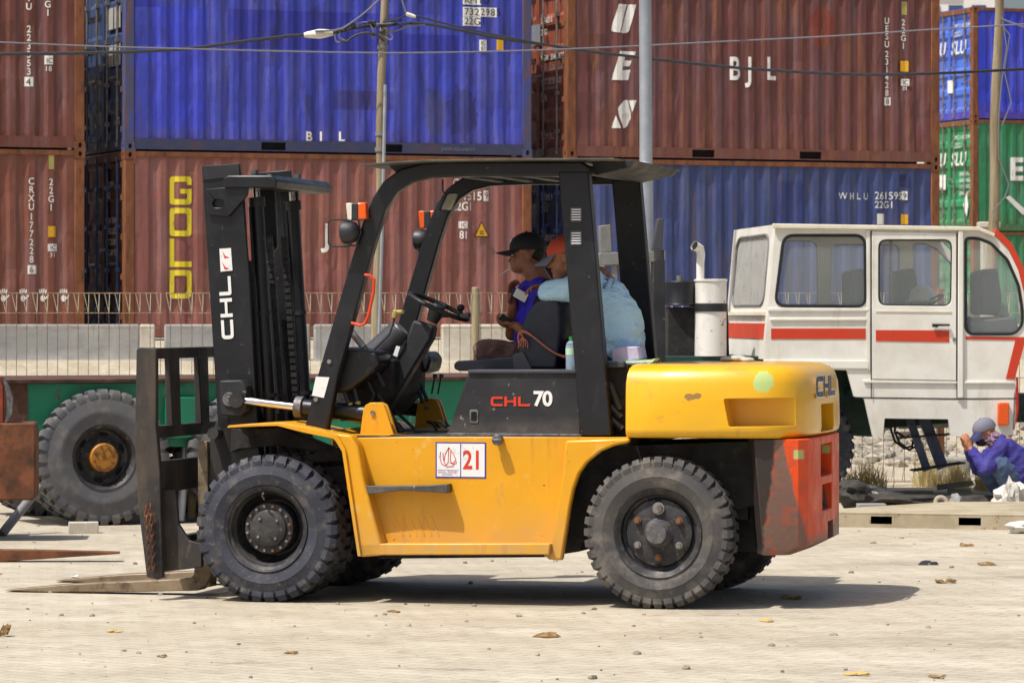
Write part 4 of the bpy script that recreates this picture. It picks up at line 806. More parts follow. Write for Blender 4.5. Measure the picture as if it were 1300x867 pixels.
# lamps on the pillars, mirror
def lamps(v, dx, dy, cage):
    b = pxb([(441 + dx, 259 + dy), (464 + dx, 257 + dy), (465 + dx, 278 + dy), (442 + dx, 280 + dy)], v, v + .06, 'indicator_lamp', 'amber', .006)
    pxb([(439 + dx, 258 + dy), (447 + dx, 258 + dy), (447 + dx, 279.5 + dy), (441 + dx, 280 + dy)], v - .003, v + .055, 'lamp_lens', 'lens_white' if cage else 'amber', .004, b)
    pxb([(446 + dx, 258.5 + dy), (454 + dx, 258 + dy), (454 + dx, 279 + dy), (446 + dx, 279.5 + dy)], v - .006, v + .065, 'lamp_case', 'lamp_black', .004, b)
    c = FK.L(441 + dx, 295 + dy, v + .03); q = MB(); q.lathe([(.0, -.075), (.035, -.07), (.058, -.05), (.068, -.01), (.07, .012), (.066, .018), (.0, .02)], c, (-1, .25, 0), 24); l = q.build('work_lamp', 'lamp_black', fk)
    MB().lathe([(.062, .02), (.04, .03), (0, .033)], c, (-1, .25, 0), 24).build('lamp_glass', 'lens_white', l)
    MB().cyl(FK.L(441 + dx, 309 + dy, v + .03), FK.L(441 + dx, 314 + dy, v + .03), .012, .016, 8).build('lamp_mount', 'bolt', l)
    q = MB().tube([FK.L(455 + dx, 280 + dy, v + .03), FK.L(458 + dx, 295 + dy, v + .03), FK.L(452 + dx, 312 + dy, v + .03)], .005, 6); q.build('lamp_cable', 'hose', l)
    if cage:
        q = MB().tube([FK.L(x + dx, y + dy, v) for x, y in rrect(417, 279, 446, 313, 5)], .005, 6, closed=True); q.tube([FK.L(x + dx, y + dy, v) for x, y in ((446, 279), (460, 279))], .005, 6); q.tube([FK.L(x + dx, y + dy, v) for x, y in ((446, 312), (454, 312))], .005, 6); q.build('lamp_cage', 'hose', fk)
    MB().cyl(FK.L(455 + dx, 268 + dy, v + .03), FK.L(468 + dx, 268 + dy, v + .06), .01, .01, 8).build('lamp_arm', 'hose', fk)
lamps(.14, 0, 0, True); lamps(1.7, 92, 10, False)
m_ = FK.L(569, 257, .9); q = MB().px(FK, rpoly([(566, 244), (581, 244), (574, 268), (556, 268)], 3), .90, .915); mo = q.build('mirror', 'mirror_back', fk, bevel=.003); MB().px(FK, rpoly([(569, 246.5), (580, 246), (573, 267), (560, 266)], 2), .896, .90).build('mirror_glass', 'mirror_face', mo)
MB().tube([FK.L(562, 228, .9), FK.L(562, 242, .9), FK.L(565, 248, .905)], .006, 6).build('mirror_stem', 'hose', mo)
# fork carriage and load backrest
u0 = FK.L(186, 500, .0).x
uzp(UZ(rpoly([(173, 444), (176, 441), (195, 441), (198, 444), (198, 540), (203, 600), (206, 733), (200, 736), (186, 732), (181, 690), (175, 640), (171, 560)], 2), .0), .0, .05, 'backrest_post', 'carriage_steel', .006)
uzp(UZ(rpoly([(173, 444), (176, 441), (195, 441), (198, 444), (198, 540), (203, 600), (206, 733), (200, 736), (186, 732), (181, 690), (175, 640), (171, 560)], 2), .0), 1.85, 1.9, 'backrest_post', 'carriage_steel', .006)
za, zb = FK.L(190, 442, 0).z, FK.L(190, 456, 0).z; MB().box(u0 - .02, u0 + .03, .05, 1.85, zb, za).build('backrest_rail', 'carriage_steel', fk, bevel=.005)
z2 = FK.L(190, 545, 0).z
for v_ in (.38, .92, 1.42): q = MB(); q.hexa([(u0 - .01, v_ - .0, z2), (u0 + .035, v_, z2), (u0 + .035, v_ + .15, z2), (u0 - .01, v_ + .15, z2), (u0 - .01, v_ - .04, za - .03), (u0 + .02, v_ - .04, za - .03), (u0 + .02, v_ + .16, za - .03), (u0 - .01, v_ + .16, za - .03)]); q.build('backrest_bar', 'carriage_steel', fk, bevel=.006)
for (ya, yb, d0, d1, n_) in ((541, 557, -.02, .03, 'carriage_bar'), (586, 626, .0, .06, 'carriage_bar'), (684, 722, .03, .09, 'carriage_bar')):
    z_a, z_b = FK.L(200, ya, .05).z, FK.L(200, yb, .05).z; MB().box(u0 + d0, u0 + d1, .05, 1.85, z_b, z_a).build(n_, 'carriage_steel', fk, bevel=.006)
for v_ in (.45, 1.4): uzp(UZ([(256, 560), (266, 530), (284, 530), (287, 700), (270, 700), (262, 640), (254, 615)], .3), v_, v_ + .05, 'carriage_arm', 'carriage_steel', .008)
uzp(UZ([(199, 622), (222, 622), (226, 665), (240, 686), (256, 690), (256, 720), (206, 726)], .1), .1, .14, 'carriage_gusset', 'carriage_steel', .006)
q = MB().cyl(FK.L(270, 550, .35), FK.L(270, 550, .35) + Vector((0, .1, 0)), .035); q.build('roller', 'rim_dark', fk)
for v_, n_ in ((.42, 0), (1.28, 1)):
    t_ = UZ([(4, 754.5), (90, 746.5), (180, 742.5), (240, 740), (246, 735), (248, 690), (264, 690), (268, 735), (262, 748), (250, 755), (180, 756.5), (60, 757)], .42)
    zmin = min(z for _, z in t_); uzp([(u, z - zmin + .004) for u, z in t_], v_, v_ + .15, 'fork', 'fork_steel', .006)
    uzp(UZ([(250, 560), (262, 560), (266, 745), (252, 745)], .42), v_ + .01, v_ + .14, 'fork_shank', 'fork_steel', .005)
q = MB(); 
for c0 in ((185.5, 645), (191, 643)):
    for k in range(13):
        p = FK.L(c0[0] + k * .35 - (k > 9) * .5, c0[1] + k * 6.7, -.035); a_ = Vector((0, 1, 0)) if k % 2 else Vector((.9, .3, 0)).normalized(); b_ = Vector((0, 0, 1)); c_ = a_.cross(b_)
        q.tube([p + b_ * .02 * math.sin(t) + c_ * .011 * math.cos(t) for t in [j * math.pi / 5 for j in range(10)]], .0042, 5, closed=True)
q.build('hanging_chain', 'rust_steel', fk)
# counterweight
ub0, ub1 = FK.L(818, 553, .06).x, FK.L(846, 478, .06).x; zq0, zq1 = FK.L(818, 553, .06).z, FK.L(846, 478, .06).z
def planrow(ins, z, uf):
    ur = ub0 + (ub1 - ub0) * min(1.1, max(-.1, (z - zq0) / (zq1 - zq0)))
    pts = [(uf, .06 + ins), (2.86, .06 + ins)] ; c0 = Vector((2.86, .06)); 
    out = [(uf, .105 + ins), (ur - .045, .068 + ins), (ur, .06 + ins)]
    ctl = [(2.55, .06), (2.90, .085), (3.03, .15), (3.105, .25), (3.15, .40), (3.165, .60), (3.17, .95)]
    full = ctl + [(u, 1.9 - v) for u, v in ctl[-2::-1]]
    n = len(full)
    for i, (u, v) in enumerate(full):
        a = Vector(full[max(i - 1, 0)]); b = Vector(full[min(i + 1, n - 1)]); t = (b - a).normalized(); nrm = Vector((-t.y, t.x)); out.append((u + nrm.x * ins, v + nrm.y * ins))
    out.append((uf, 1.84 - ins)); return [(u, v, z) for u, v in out]
uf = FK.L(792, 500, .06).x; zB = FK.L(850, 556, .06).z; zT = FK.L(900, 462, .3).z
rows = [(.03, zB, 0), (.006, zB + .02, 0), (.0, zB + .05, 0), (.004, zB + .22, 0), (.012, zT - .11, 0), (.028, zT - .06, .004), (.06, zT - .025, .01), (.11, zT - .006, .02), (.2, zT, .03)]
m = MB(); VR = [[m.b.verts.new(p) for p in planrow(i_, z_, uf + d_)] for i_, z_, d_ in rows]
for A, B in zip(VR, VR[1:]):
    for k in range(len(A)): m.b.faces.new([A[k], A[(k + 1) % len(A)], B[(k + 1) % len(B)], B[k]])
m.b.faces.new(VR[0][::-1]); m.b.faces.new(VR[-1])
cw = m.build('counterweight', 'yellow_fresh', fk, smooth=50)
def cut(o, cutters):
    for c in cutters:
        bm_ = o.modifiers.new('b', 'BOOLEAN'); bm_.operation = 'DIFFERENCE'; bm_.object = c; bm_.solver = 'EXACT'
    bake(o)
    for c in cutters: bpy.data.objects.remove(c)
    o.data.set_sharp_from_angle(angle=R(40)); b = o.modifiers.new('bevel', 'BEVEL'); b.width = .006; b.segments = 2; b.limit_method = 'ANGLE'; b.angle_limit = R(50)
c1 = MB().px(FK, rpoly([(911, 507), (1007, 506), (1010, 542), (918, 543)], 3), -.1, .24); c1 = c1.build('cut', 'yellow_fresh', fk)
def rearbox(px0, px1, y0, y1, ud, uf_=3.155):
    a, b = FK.LU(px0, y0, uf_), FK.LU(px1, y1, uf_); return MB().box(uf_ - ud, 3.4, min(a.y, b.y), max(a.y, b.y), min(a.z, b.z), max(a.z, b.z)).build('cut', 'yellow_fresh', fk)
c2 = rearbox(1033, 1049, 513, 545, .22, 3.12)
cut(cw, [c1, c2])
rf = pxb([(914, 510), (921, 510), (923, 539), (917, 539)], .21, .235, 'reflector', 'red_print', .002, cw)
zb0, zb1 = FK.L(1000, 706, .1).z, FK.L(1000, 558, .1).z; zc = FK.LU(1060, 698, 3.15).z
ua, ub = FK.L(958, 640, .16).x, FK.L(1030, 640, .2).x
pl_ = [(ua, .24), (ua + .05, .14), (3.12, .19), (3.165, .26), (3.165, .95), (3.145, 1.5), (3.0, 1.74), (ua + .05, 1.76), (ua, 1.66)]
m = MB(); lo = [m.b.verts.new((u - (.1 if u > 3.1 else .0), v, zb0)) for u, v in pl_]; mi = [m.b.verts.new((u, v, zb0 + .05)) for u, v in pl_]; hi = [m.b.verts.new((u - (.0 if u > ua + .05 else .05), v, zb1)) for u, v in pl_]
for A, B in ((lo, mi), (mi, hi)):
    for k in range(len(A)): m.b.faces.new([A[k], A[(k + 1) % len(A)], B[(k + 1) % len(A)], B[k]])
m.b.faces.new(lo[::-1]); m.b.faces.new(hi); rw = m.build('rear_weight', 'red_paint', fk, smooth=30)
cut(rw, [rearbox(1040, 1056, 564, 601, .2), rearbox(1042, 1056, 615, 644, .2), rearbox(1049, 1058, 662, 682, .15)])
MB().tube([FK.LU(x, y, 3.10) for x, y in ((1043, 643), (1044, 637), (1048, 638), (1049, 645))], .008, 6).build('tow_hook', 'hose', rw)
# rear lettering wraps round the corner
path = [Vector(p[:2]) for p in planrow(.008, 0, uf)]
def plan_at(s):
    for a, b in zip(path, path[1:]):
        L_ = (b - a).length
        if s <= L_: t = (b - a) / L_; return a + t * s, t
        s -= L_
    return path[-1], t
def pxof(u, v, F=FK):
    w_ = F.o + F.u * u + F.v * v; return 650 + w_.x * FPX / w_.y
s0 = next((k * .005 for k in range(900) if pxof(*plan_at(k * .005)[0]) > 1033), 1.2)
def wr(co):
    p, t = plan_at(s0 + co.x); return Vector((p.x + t.y * (.014 - co.y), p.y - t.x * (.014 - co.y), co.z))
zl = FK.L(1040, 506, .12).z
chl(.118, .62, cw, (0, 0, zl), (1, 0, 0), (0, 0, 1), 'white_print', 'rear_lettering', grow=.01, wrap=wr)
chl(.118, .62, cw, (0, 0, zl), (1, 0, 0), (0, 0, 1), 'navy_print', 'rear_lettering', wrap=wr, y0=-.003)
# bits lying on the machine
# seat
st_ = empty('operator_seat', (0, 0, 0)); st_.parent = fk
MB().px(FK, rpoly([(576, 462), (580, 458), (600, 457), (640, 453), (662, 452), (664, 471), (582, 471), (576, 468)], 3), .58, 1.02).build('seat_cushion', 'vinyl', st_, bevel=.02, seg=3)
MB().px(FK, rpoly([(660, 468), (657, 440), (659, 425), (668, 400), (679, 384), (686, 380), (704, 379), (711, 384), (712, 420), (706, 469)], 5), .58, 1.02).build('seat_back', 'vinyl', st_, bevel=.02, seg=3)
MB().px(FK, rpoly([(652, 470), (650, 450), (664, 446), (676, 470)], 3), .565, .585).build('seat_hinge', 'grey_plastic', st_, bevel=.003)
# ------------------------------------------------------------------ long white cab of the yard truck
mat('cab_white', '#e3e0d6', .42, 0, [('n', '#b9b2a2', .5, 2.5, .42, .7), ('n', '#a4977e', .5, (5, 5, 1.2), .57, .75), ('n', '#8a5a34', .6, 18.0, .69, .73)], bump=(.1, 9.0, .006), rvar=.08)
mat('cab_cream', '#dcd5c0', .5, 0, [('n', '#a89f88', .5, 5.0, .45, .7)]); mat('cab_inside', '#8f8d86', .8, 0, [('n', '#6f6d68', .5, 3.0, .45, .7)])
mat('stripe', '#c4391a', .45, 0, [('n', '#a84a30', .5, 7.0, .5, .72)]); mat('gasket', '#17181b', .6)
mat('glass', '#dfe8e6', .03, 0, alpha=.1, rvar=0, spec=.6); mat('glass_dusty', '#b9bab4', .35, 0, [('n', '#a3a49f', .5, 3.0, .42, .7)], alpha=.82)
mat('chassis_green', '#10372b', .6, 0, [('n', '#0c2018', .7, 4.0, .42, .65), ('n', '#3a3a30', .6, 14.0, .56, .7)])
mat('trailer_green', '#0f7a56', .5, 0, [('n', '#0a5a44', .5, 1.6, .42, .66), ('n', '#153a33', .8, (3, 3, 2), .6, .66), ('n', '#5a3a28', .85, (6, 6, 3), .64, .69), ('n', '#8b8c7c', .3, (9, 9, 2), .6, .75)], bump=(.2, 20.0, .004))
mat('rust_brown', '#4a3026', .8, .1, [('n', '#6a452e', .8, 4.0, .45, .65), ('n', '#241c1a', .8, 7.0, .5, .66), ('n', '#7d6a5a', .5, (18, 18, 4), .6, .72)], bump=(.4, 40.0, .005))
mat('strut_blue', '#4a5266', .5, .3, [('n', '#2e3340', .6, 8.0, .45, .65)]); mat('muffler_white', '#dcd9d2', .5, 0, [('n', '#9c968b', .5, (5, 5, 1.5), .45, .7), ('n', '#5d3e26', .8, (9, 9, 22), .64, .69)])
mat('hub_orange', '#a8701e', .6, .1, [('n', '#5c3a18', .8, 14.0, .48, .6)]); mat('red_lens', '#b3200f', .3); mat('seat_dark', '#45454a', .8); mat('helmet_white', '#d6d6d2', .35)
mat('steel_grey', '#7b7a78', .6, .2, [('n', '#56524e', .6, 5.0, .45, .65), ('n', '#8e877c', .5, 14.0, .55, .7)])
FC = Frame((W(985, 400, 34).x, 34, 0), -6)
cv = thing('yard_truck', 'white yard truck cab with orange stripe and dark framed windows', 'truck', FC.o, -FC.t)
def cu(pts, v): return [(lambda t: (t.x, t.z))(FC.L(x, y, v)) for x, y in pts]
def cpl(pts, v0, v1, name, m, bevel=.004, parent=None, holes=()):
    q = MB(); q.plate([(u, v0, z) for u, z in cu(pts, v0)], [[(u, v0, z) for u, z in cu(h, v0)] for h in holes], (0, v1 - v0, 0)); return q.build(name, m, parent or cv, bevel=bevel)
CO = [(985, 285), (1242, 289), (1262, 298), (1280, 316), (1293, 343), (1301, 375), (1303, 420), (1290, 470), (1290, 552), (1207, 554), (1204, 532), (1123, 531), (1121, 555), (1108, 554), (1097, 506), (1084, 503), (1075, 470), (970, 467), (970, 456)]
W1 = rpoly([(995, 299), (1098, 299), (1099, 389), (984, 388)], 13, 5); W2 = rpoly([(1115, 304), (1209, 304), (1208, 389), (1115, 388)], 11, 5)
W3 = rpoly([(1226, 303), (1240, 302), (1258, 309), (1279, 330), (1293, 362), (1298, 395), (1298, 412), (1288, 424), (1232, 424), (1226, 418)], [4, 8, 4, 4, 4, 4, 6, 8, 8, 4], 3)
WD = 2.3
cou = cu(CO, 0); w1, w2, w3 = cu(W1, 0), cu(W2, 0), cu(W3, 0)
for v0_, v1_, nm in ((0, .03, 'cab_side'), (WD - .03, WD, 'cab_side')):
    q = MB(); q.plate([(u, v0_, z) for u, z in cou], [[(u, v0_, z) for u, z in h] for h in (w1, w2, w3)], (0, v1_ - v0_, 0)); sd2 = q.build(nm, 'cab_white', cv)
    for h, nn in ((w1, 0), (w2, 1), (w3, 2)):
        q = MB().tube([(u, v0_ if v0_ == 0 else v1_, z) for u, z in h], .014, 6, closed=True); fr = q.build('window_frame', 'gasket', cv)
        q = MB(); q.plate([(u, v0_ + .012, z) for u, z in h], [], (0, .005, 0)); q.build('pane', 'glass', fr, smooth=0)
# roof, floor, rear face, windscreen side
rl = cu([(985, 285), (1242, 289), (1262, 298)], 0); q = MB()
for a, b in zip(rl, rl[1:]): q.hexa([(a[0], .03, a[1] - .03), (b[0], .03, b[1] - .03), (b[0], WD - .03, b[1] - .03), (a[0], WD - .03, a[1] - .03), (a[0], .03, a[1]), (b[0], .03, b[1]), (b[0], WD - .03, b[1]), (a[0], WD - .03, a[1])])
q.build('roof', 'cab_white', cv)
cpl([(981, 284), (1243, 288), (1264, 297), (1262, 301), (1242, 293), (982, 290)], -.035, .0, 'roof_gutter', 'cab_cream', .006)
(ua_, za_), (ub_, zb_) = cou[0], cou[-1]; nd = Vector((za_ - zb_, 0, ub_ - ua_)).normalized()
def rp(a, b): return Vector((ua_ + (ub_ - ua_) * b, .03 + (WD - .06) * a, za_ + (zb_ - za_) * b))
q = MB(); hole = [rp(x, y) for x, y in rrect(.1, .07, .9, .6, .09)]; q.plate([rp(0, 0), rp(1, 0), rp(1, 1), rp(0, 1)], [hole], nd * .03); q.build('cab_rear', 'cab_white', cv)
fr = MB().tube([p - nd * .0 for p in hole], .014, 6, closed=True).build('window_frame', 'steel_grey', cv); q = MB(); q.plate([p + nd * .01 for p in hole], [], nd * .005); q.build('pane', 'glass_dusty', fr, smooth=0)
for b0, b1, mt, th in ((.735, .85, 'stripe', .006), (.65, .675, 'cab_cream', .03)): q = MB(); q.plate([rp(.04, b0), rp(.96, b0), rp(.96, b1), rp(.04, b1)], [], nd * -th); q.build('rear_stripe' if mt == 'stripe' else 'rear_ledge', mt, cv)
q = MB(); (uf1, zf1), (uf2, zf2), (uf3, zf3) = cou[2], cou[6], cou[8]
fp = cou[2:9]; q = MB()
for a, b in zip(fp, fp[1:]):
    if b[1] > cou[6][1] - .01: continue
    q.hexa([(a[0] - .03, .03, a[1]), (a[0], .03, a[1]), (a[0], WD - .03, a[1]), (a[0] - .03, WD - .03, a[1]), (b[0] - .03, .03, b[1]), (b[0], .03, b[1]), (b[0], WD - .03, b[1]), (b[0] - .03, WD - .03, b[1])])
q.build('cab_front', 'cab_white', cv)
q = MB()
for a, b in zip(cou[2:7], cou[3:7]): q.face([(a[0], .05, a[1]), (b[0], .05, b[1]), (b[0], WD - .05, b[1]), (a[0], WD - .05, a[1])])
q.build('windscreen', 'glass', cv, smooth=0)
zf = FC.L(1000, 466, 0).z; zf2_ = FC.L(1000, 503, 0).z
MB().box(cou[-1][0] + .02, FC.L(1085, 466, 0).x, .03, WD - .03, zf, zf + .05).build('floor', 'chassis_green', cv); MB().box(FC.L(1085, 466, 0).x, cou[8][0] - .03, .03, WD - .03, zf2_, zf2_ + .05).build('floor', 'chassis_green', cv)
# side trim
cpl([(979, 417), (1099, 417), (1099, 430.5), (979, 430.5)], -.004, .0, 'stripe', 'stripe', 0); cpl([(1112, 419), (1205, 419.5), (1205, 434.5), (1112, 433)], -.022, -.018, 'stripe', 'stripe', 0)
cpl([(1226, 427), (1301, 428), (1301, 432), (1226, 431)], -.004, .0, 'stripe', 'stripe', 0); cpl([(1289, 432), (1302, 432), (1288, 482), (1277, 481)], -.005, .0, 'stripe', 'stripe', 0)
red = [(1262, 298), (1280, 316), (1293, 343), (1301, 375), (1303, 432), (1309, 432), (1308, 372), (1299, 338), (1285, 309), (1264, 290)]
cpl(red, -.01, .06, 'front_pillar', 'stripe', .004)
for p in ([(970, 457), (1103, 458), (1103, 468), (970, 467)], [(976, 391), (1103, 391), (1103, 395), (975, 395)], [(978, 404), (1100, 404), (1100, 407), (978, 407)], [(1096, 482.5), (1215, 484), (1215, 487), (1097, 486)], [(1222, 484), (1288, 484), (1288, 487), (1222, 487)]): cpl(p, -.016, 0, 'side_rib', 'cab_white', .004)
cpl([(1217, 293), (1223, 293), (1223, 505), (1216, 505)], -.03, 0, 'pillar', 'cab_white', .006); cpl([(1100, 292), (1105, 292), (1105, 470), (1100, 470)], -.012, 0, 'pillar', 'cab_white', .004)
dr = cpl([(1107, 294), (1214, 296), (1214, 483), (1107, 481)], -.018, -.002, 'door', 'cab_white', .004, holes=[W2])
cpl([(1112, 394), (1208, 395), (1208, 397), (1112, 396)], -.024, -.018, 'door_rib', 'cab_cream', .001, dr)
cpl([(1184, 411), (1206, 411.5), (1206, 414), (1192, 414), (1190, 416), (1184, 415)], -.05, -.03, 'door_handle', 'gasket', .003, dr)
a = FC.L(1211, 431, 0); MB().cyl((a.x, -.026, a.z), (a.x, -.01, a.z), .018).build('door_lock', 'steel_grey', dr)
for a_, b_ in (((1105.6, 293), (1106.8, 505)), ((1214.3, 296), (1215.6, 505))): cpl([(a_[0], a_[1]), (b_[0], a_[1]), (b_[0], b_[1]), (a_[0], b_[1])], -.0155, -.0125, 'door_gap', 'gasket', 0)
cpl([(1084, 503.8), (1216, 505.5), (1290, 505), (1290, 506.2), (1216, 507), (1085, 505.2)], -.003, .001, 'skirt_gap', 'gasket', 0)
cpl([(1267, 511), (1282, 511), (1281, 540), (1267, 540)], -.035, 0, 'side_marker', 'amber', .012)
cpl([(1286, 500), (1293, 478), (1294, 520), (1289, 547), (1284, 547)], .0, .3, 'corner_lamp', 'red_lens', .01)
cpl([(1288, 523), (1310, 523), (1310, 536), (1288, 536)], .6, .66, 'tow_bar', 'gasket', .005, holes=[arc(1299, 529.5, 3.5, 0, 340, 10)])
# interior
for px_, v_ in ((1080, .5), (1245, .45), (1140, 1.5)):
    MB().px(FC, rpoly([(px_, 345), (px_ + 22, 340), (px_ + 28, 380), (px_ + 24, 400), (px_, 400)], 5), v_, v_ + .45).build('seat_back', 'seat_dark', cv, bevel=.03)
MB().px(FC, [(1226, 408), (1290, 402), (1296, 424), (1226, 424)], .1, 2.1).build('dashboard', 'seat_dark', cv, bevel=.02)
c_ = FC.L(1180, 384, 1.0); q = MB().tube([c_ + Vector((.0 + .12 * math.cos(a), .2 * math.sin(a), .07 * math.cos(a))) for a in [k * .4 for k in range(16)]], .012, 6, closed=True); q.build('cab_steering_wheel', 'rubber', cv); MB().cyl(c_, c_ + Vector((.1, 0, -.5)), .02).build('cab_column', 'rubber', cv)
MB().px(FC, rpoly([(1258, 378), (1275, 385), (1283, 405), (1262, 398)], 4), .6, .9).build('wing_mirror', 'steel_grey', cv, bevel=.01)
MB().px(FC, [(1130, 300), (1133, 300), (1134, 470), (1130, 470)], 1.1, 1.14).build('cab_post', 'cab_inside', cv)
MB().px(FC, [(985, 392), (1103, 392), (1103, 400), (985, 400)], .1, 2.2).build('cab_shelf', 'cab_inside', cv)
hl = thing('safety_helmet', 'white helmet seen through the door window of the white cab', 'helmet', (0, 0, 0)); a = FC.L(1171, 372, 1.3); hw = FC.o + FC.u * a.x + FC.v * a.y; hl.location = (hw.x, hw.y, a.z - .08)
q = MB(); q.lathe([(.16, 0), (.165, .01), (.125, .02), (.122, .06), (.1, .11), (.06, .145), (0, .155)], (0, 0, 0), 'z', 24); q.build('shell', 'helmet_white', hl); MB().ell((0, 0, -.02), (.1, .1, .09)).build('head_liner', 'wood_pole', hl); MB().cyl((0, 0, -.5), (0, 0, -.05), .03).build('stand', 'seat_dark', hl)
# chassis, wheel and hanging gear of the truck
MB().px(FC, [(830, 470), (1110, 470), (1122, 555), (1060, 552), (830, 545)], .5, 1.8).build('chassis', 'chassis_green', cv, bevel=.01)
MB().px(FC, [(1100, 508), (1288, 508), (1288, 531), (1100, 545)], .6, 1.7).build('chassis', 'chassis_green', cv, bevel=.01)
for a, b, w_ in (((1153, 526), (1177, 597), .07), ((1171, 526), (1197, 594), .1)): q = MB().bar(FC.L(*a, .35), FC.L(*b, .35), .05, w_); q.build('strut', 'strut_blue', cv, bevel=.004)
q = MB().bar(FC.L(1158, 597, .3), FC.L(1222, 587, .3), .25, .012); q.build('step_plate', 'gasket', cv); q = MB().bar(FC.L(1140, 556, .3), FC.L(1206, 551, .3), .1, .015); q.build('step_plate', 'gasket', cv)
for pts in ([(1132, 530), (1131, 545), (1136, 560), (1148, 569), (1158, 566), (1160, 556), (1156, 540)], [(1137, 530), (1136, 548), (1142, 562), (1154, 571), (1164, 566)], [(1150, 533), (1160, 548), (1150, 556), (1138, 548)]): MB().tube([FC.L(*p, .4) for p in pts], .012, 6).build('air_hose', 'gasket', cv)
def truck_tyre(parent, c, y0, R_, Ri, m, N=30): 
    global fk; s_ = fk; fk_ = parent; t = tyre_in(parent, c, y0, y0 + .3, R_, Ri, N, m); return t
def tyre_in(parent, c, y0, y1, Ro, Ri, N, m): return tyre(c, y0, y1, Ro, Ri, N, parent, m=m, lug=.62, depth=.022)
a = FC.L(1016, 565, .25); t = tyre_in(cv, (a.x, .5), .25, .55, .5, .27, 34, 'tyre'); MB().lathe([(.27, .28), (.25, .33), (.1, .36), (0, .36)], (a.x, 0, .5), 'y', 40).build('rim', 'rim_dark', t)
t = tyre_in(cv, (a.x, .5), 1.9, 2.2, .5, .27, 34, 'tyre')
b_ = FC.L(1235, 565, .25).x + 1.9; t = tyre_in(cv, (b_, .5), .25, .55, .5, .27, 34, 'tyre'); t = tyre_in(cv, (b_, .5), 1.9, 2.2, .5, .27, 34, 'tyre')
MB().box(b_ - .8, b_ + .7, .6, 1.8, .5, 1.0).build('chassis', 'chassis_green', cv); MB().box(cou[8][0] - .1, b_ - .7, .75, 1.6, .7, .95).build('chassis', 'chassis_green', cv)
# exhaust and air cleaner stand behind the cab
def vc(px, y0, y1, wpx, v):
    a, b = FC.L(px, y0, v), FC.L(px, y1, v); return a, b, wpx / 2 * 34 / FPX
a, b, r_ = vc(902, 355, 452, 41, .4); q = MB().lathe([(0, b.z), (r_, b.z), (r_, a.z - .02), (r_ + .008, a.z - .015), (r_ + .008, a.z), (r_ - .01, a.z + .004), (0, a.z + .004)], (a.x, .4, 0), 'z', 32); mu = q.build('muffler', 'muffler_white', cv)
z_ = FC.L(902, 390, .4); MB().lathe([(r_, z_.z - .04), (r_ + .012, z_.z - .035), (r_ + .012, z_.z + .03), (r_, z_.z + .035)], (a.x, .4, 0), 'z', 32).build('clamp_band', 'gasket', mu)
p = [FC.L(x, y, .4) for x, y in ((889, 357), (889, 335), (890, 323), (888, 316), (880, 312))]; p[-1] = p[-1] + Vector((0, -.06, 0)); p[-2] = p[-2] + Vector((0, -.02, 0)); MB().tube(p, [.036, .036, .038, .042, .044], 16, caps=False).build('exhaust_pipe', 'muffler_white', mu)
d_ = (p[-1] - p[-2]).normalized(); MB().cyl(p[-1] - d_ * .03, p[-1] - d_ * .02, .042).build('pipe_mouth', 'void', mu)
a, b, r_ = vc(863, 357, 388, 39, .45); MB().lathe([(0, b.z), (r_, b.z), (r_ + .006, b.z + .01), (r_ - .0, b.z + .02), (r_, a.z - .01), (r_ - .01, a.z), (0, a.z)], (a.x, .45, 0), 'z', 32).build('air_cleaner', 'black_paint', cv)
MB().cyl((a.x, .45, a.z), (a.x, .45, a.z + .05), .03, .03, 12).build('cleaner_cap', 'steel_grey', cv)
cpl([(848, 390), (882, 390), (882, 456), (848, 456)], .4, .62, 'battery_box', 'grime', .006); cpl([(876, 386), (924, 386), (924, 389.5), (876, 389.5)], .62, .66, 'clamp_bracket', 'gasket', .002)
cpl([(835, 452), (975, 452), (975, 470), (835, 470)], .3, 1.9, 'deck', 'chassis_green', .006); cpl([(918, 385), (924, 385), (926, 455), (919, 455)], .5, .6, 'mounting_post', 'gasket', .004)
# portal rack seen behind the driver
FR = Frame((W(760, 400, 31.5).x, 31.5, 0), -10)
rk = thing('steel_rack', 'bare grey steel rack with upright stubs behind the man in light blue', 'rack', FR.o, -FR.t)
def rpx(pts, v0, v1, n, m='steel_grey'): MB().px(FR, pts, v0, v1).build(n, m, rk, bevel=.006)
rpx([(761, 287), (775, 285), (777, 320), (763, 321)], 0, .08, 'upright_stub'); rpx([(760, 321), (794, 320), (845, 318), (845, 331), (794, 336), (760, 337)], 0, .09, 'cross_beam'); rpx([(778, 336), (784, 336), (786, 700), (779, 700)], .02, .08, 'post')
rpx([(784, 336), (796, 336), (793, 362), (790, 362)], .03, .06, 'gusset'); rpx([(829, 317), (844, 317), (846, 690), (831, 690)], 0, .09, 'post', 'black_dusty'); rpx([(829, 317), (835, 278), (843, 277), (841, 316)], 0, .08, 'upright_stub', 'grey_plastic'); rpx([(762, 337), (768, 337), (769, 700), (763, 700)], .6, .66, 'post')
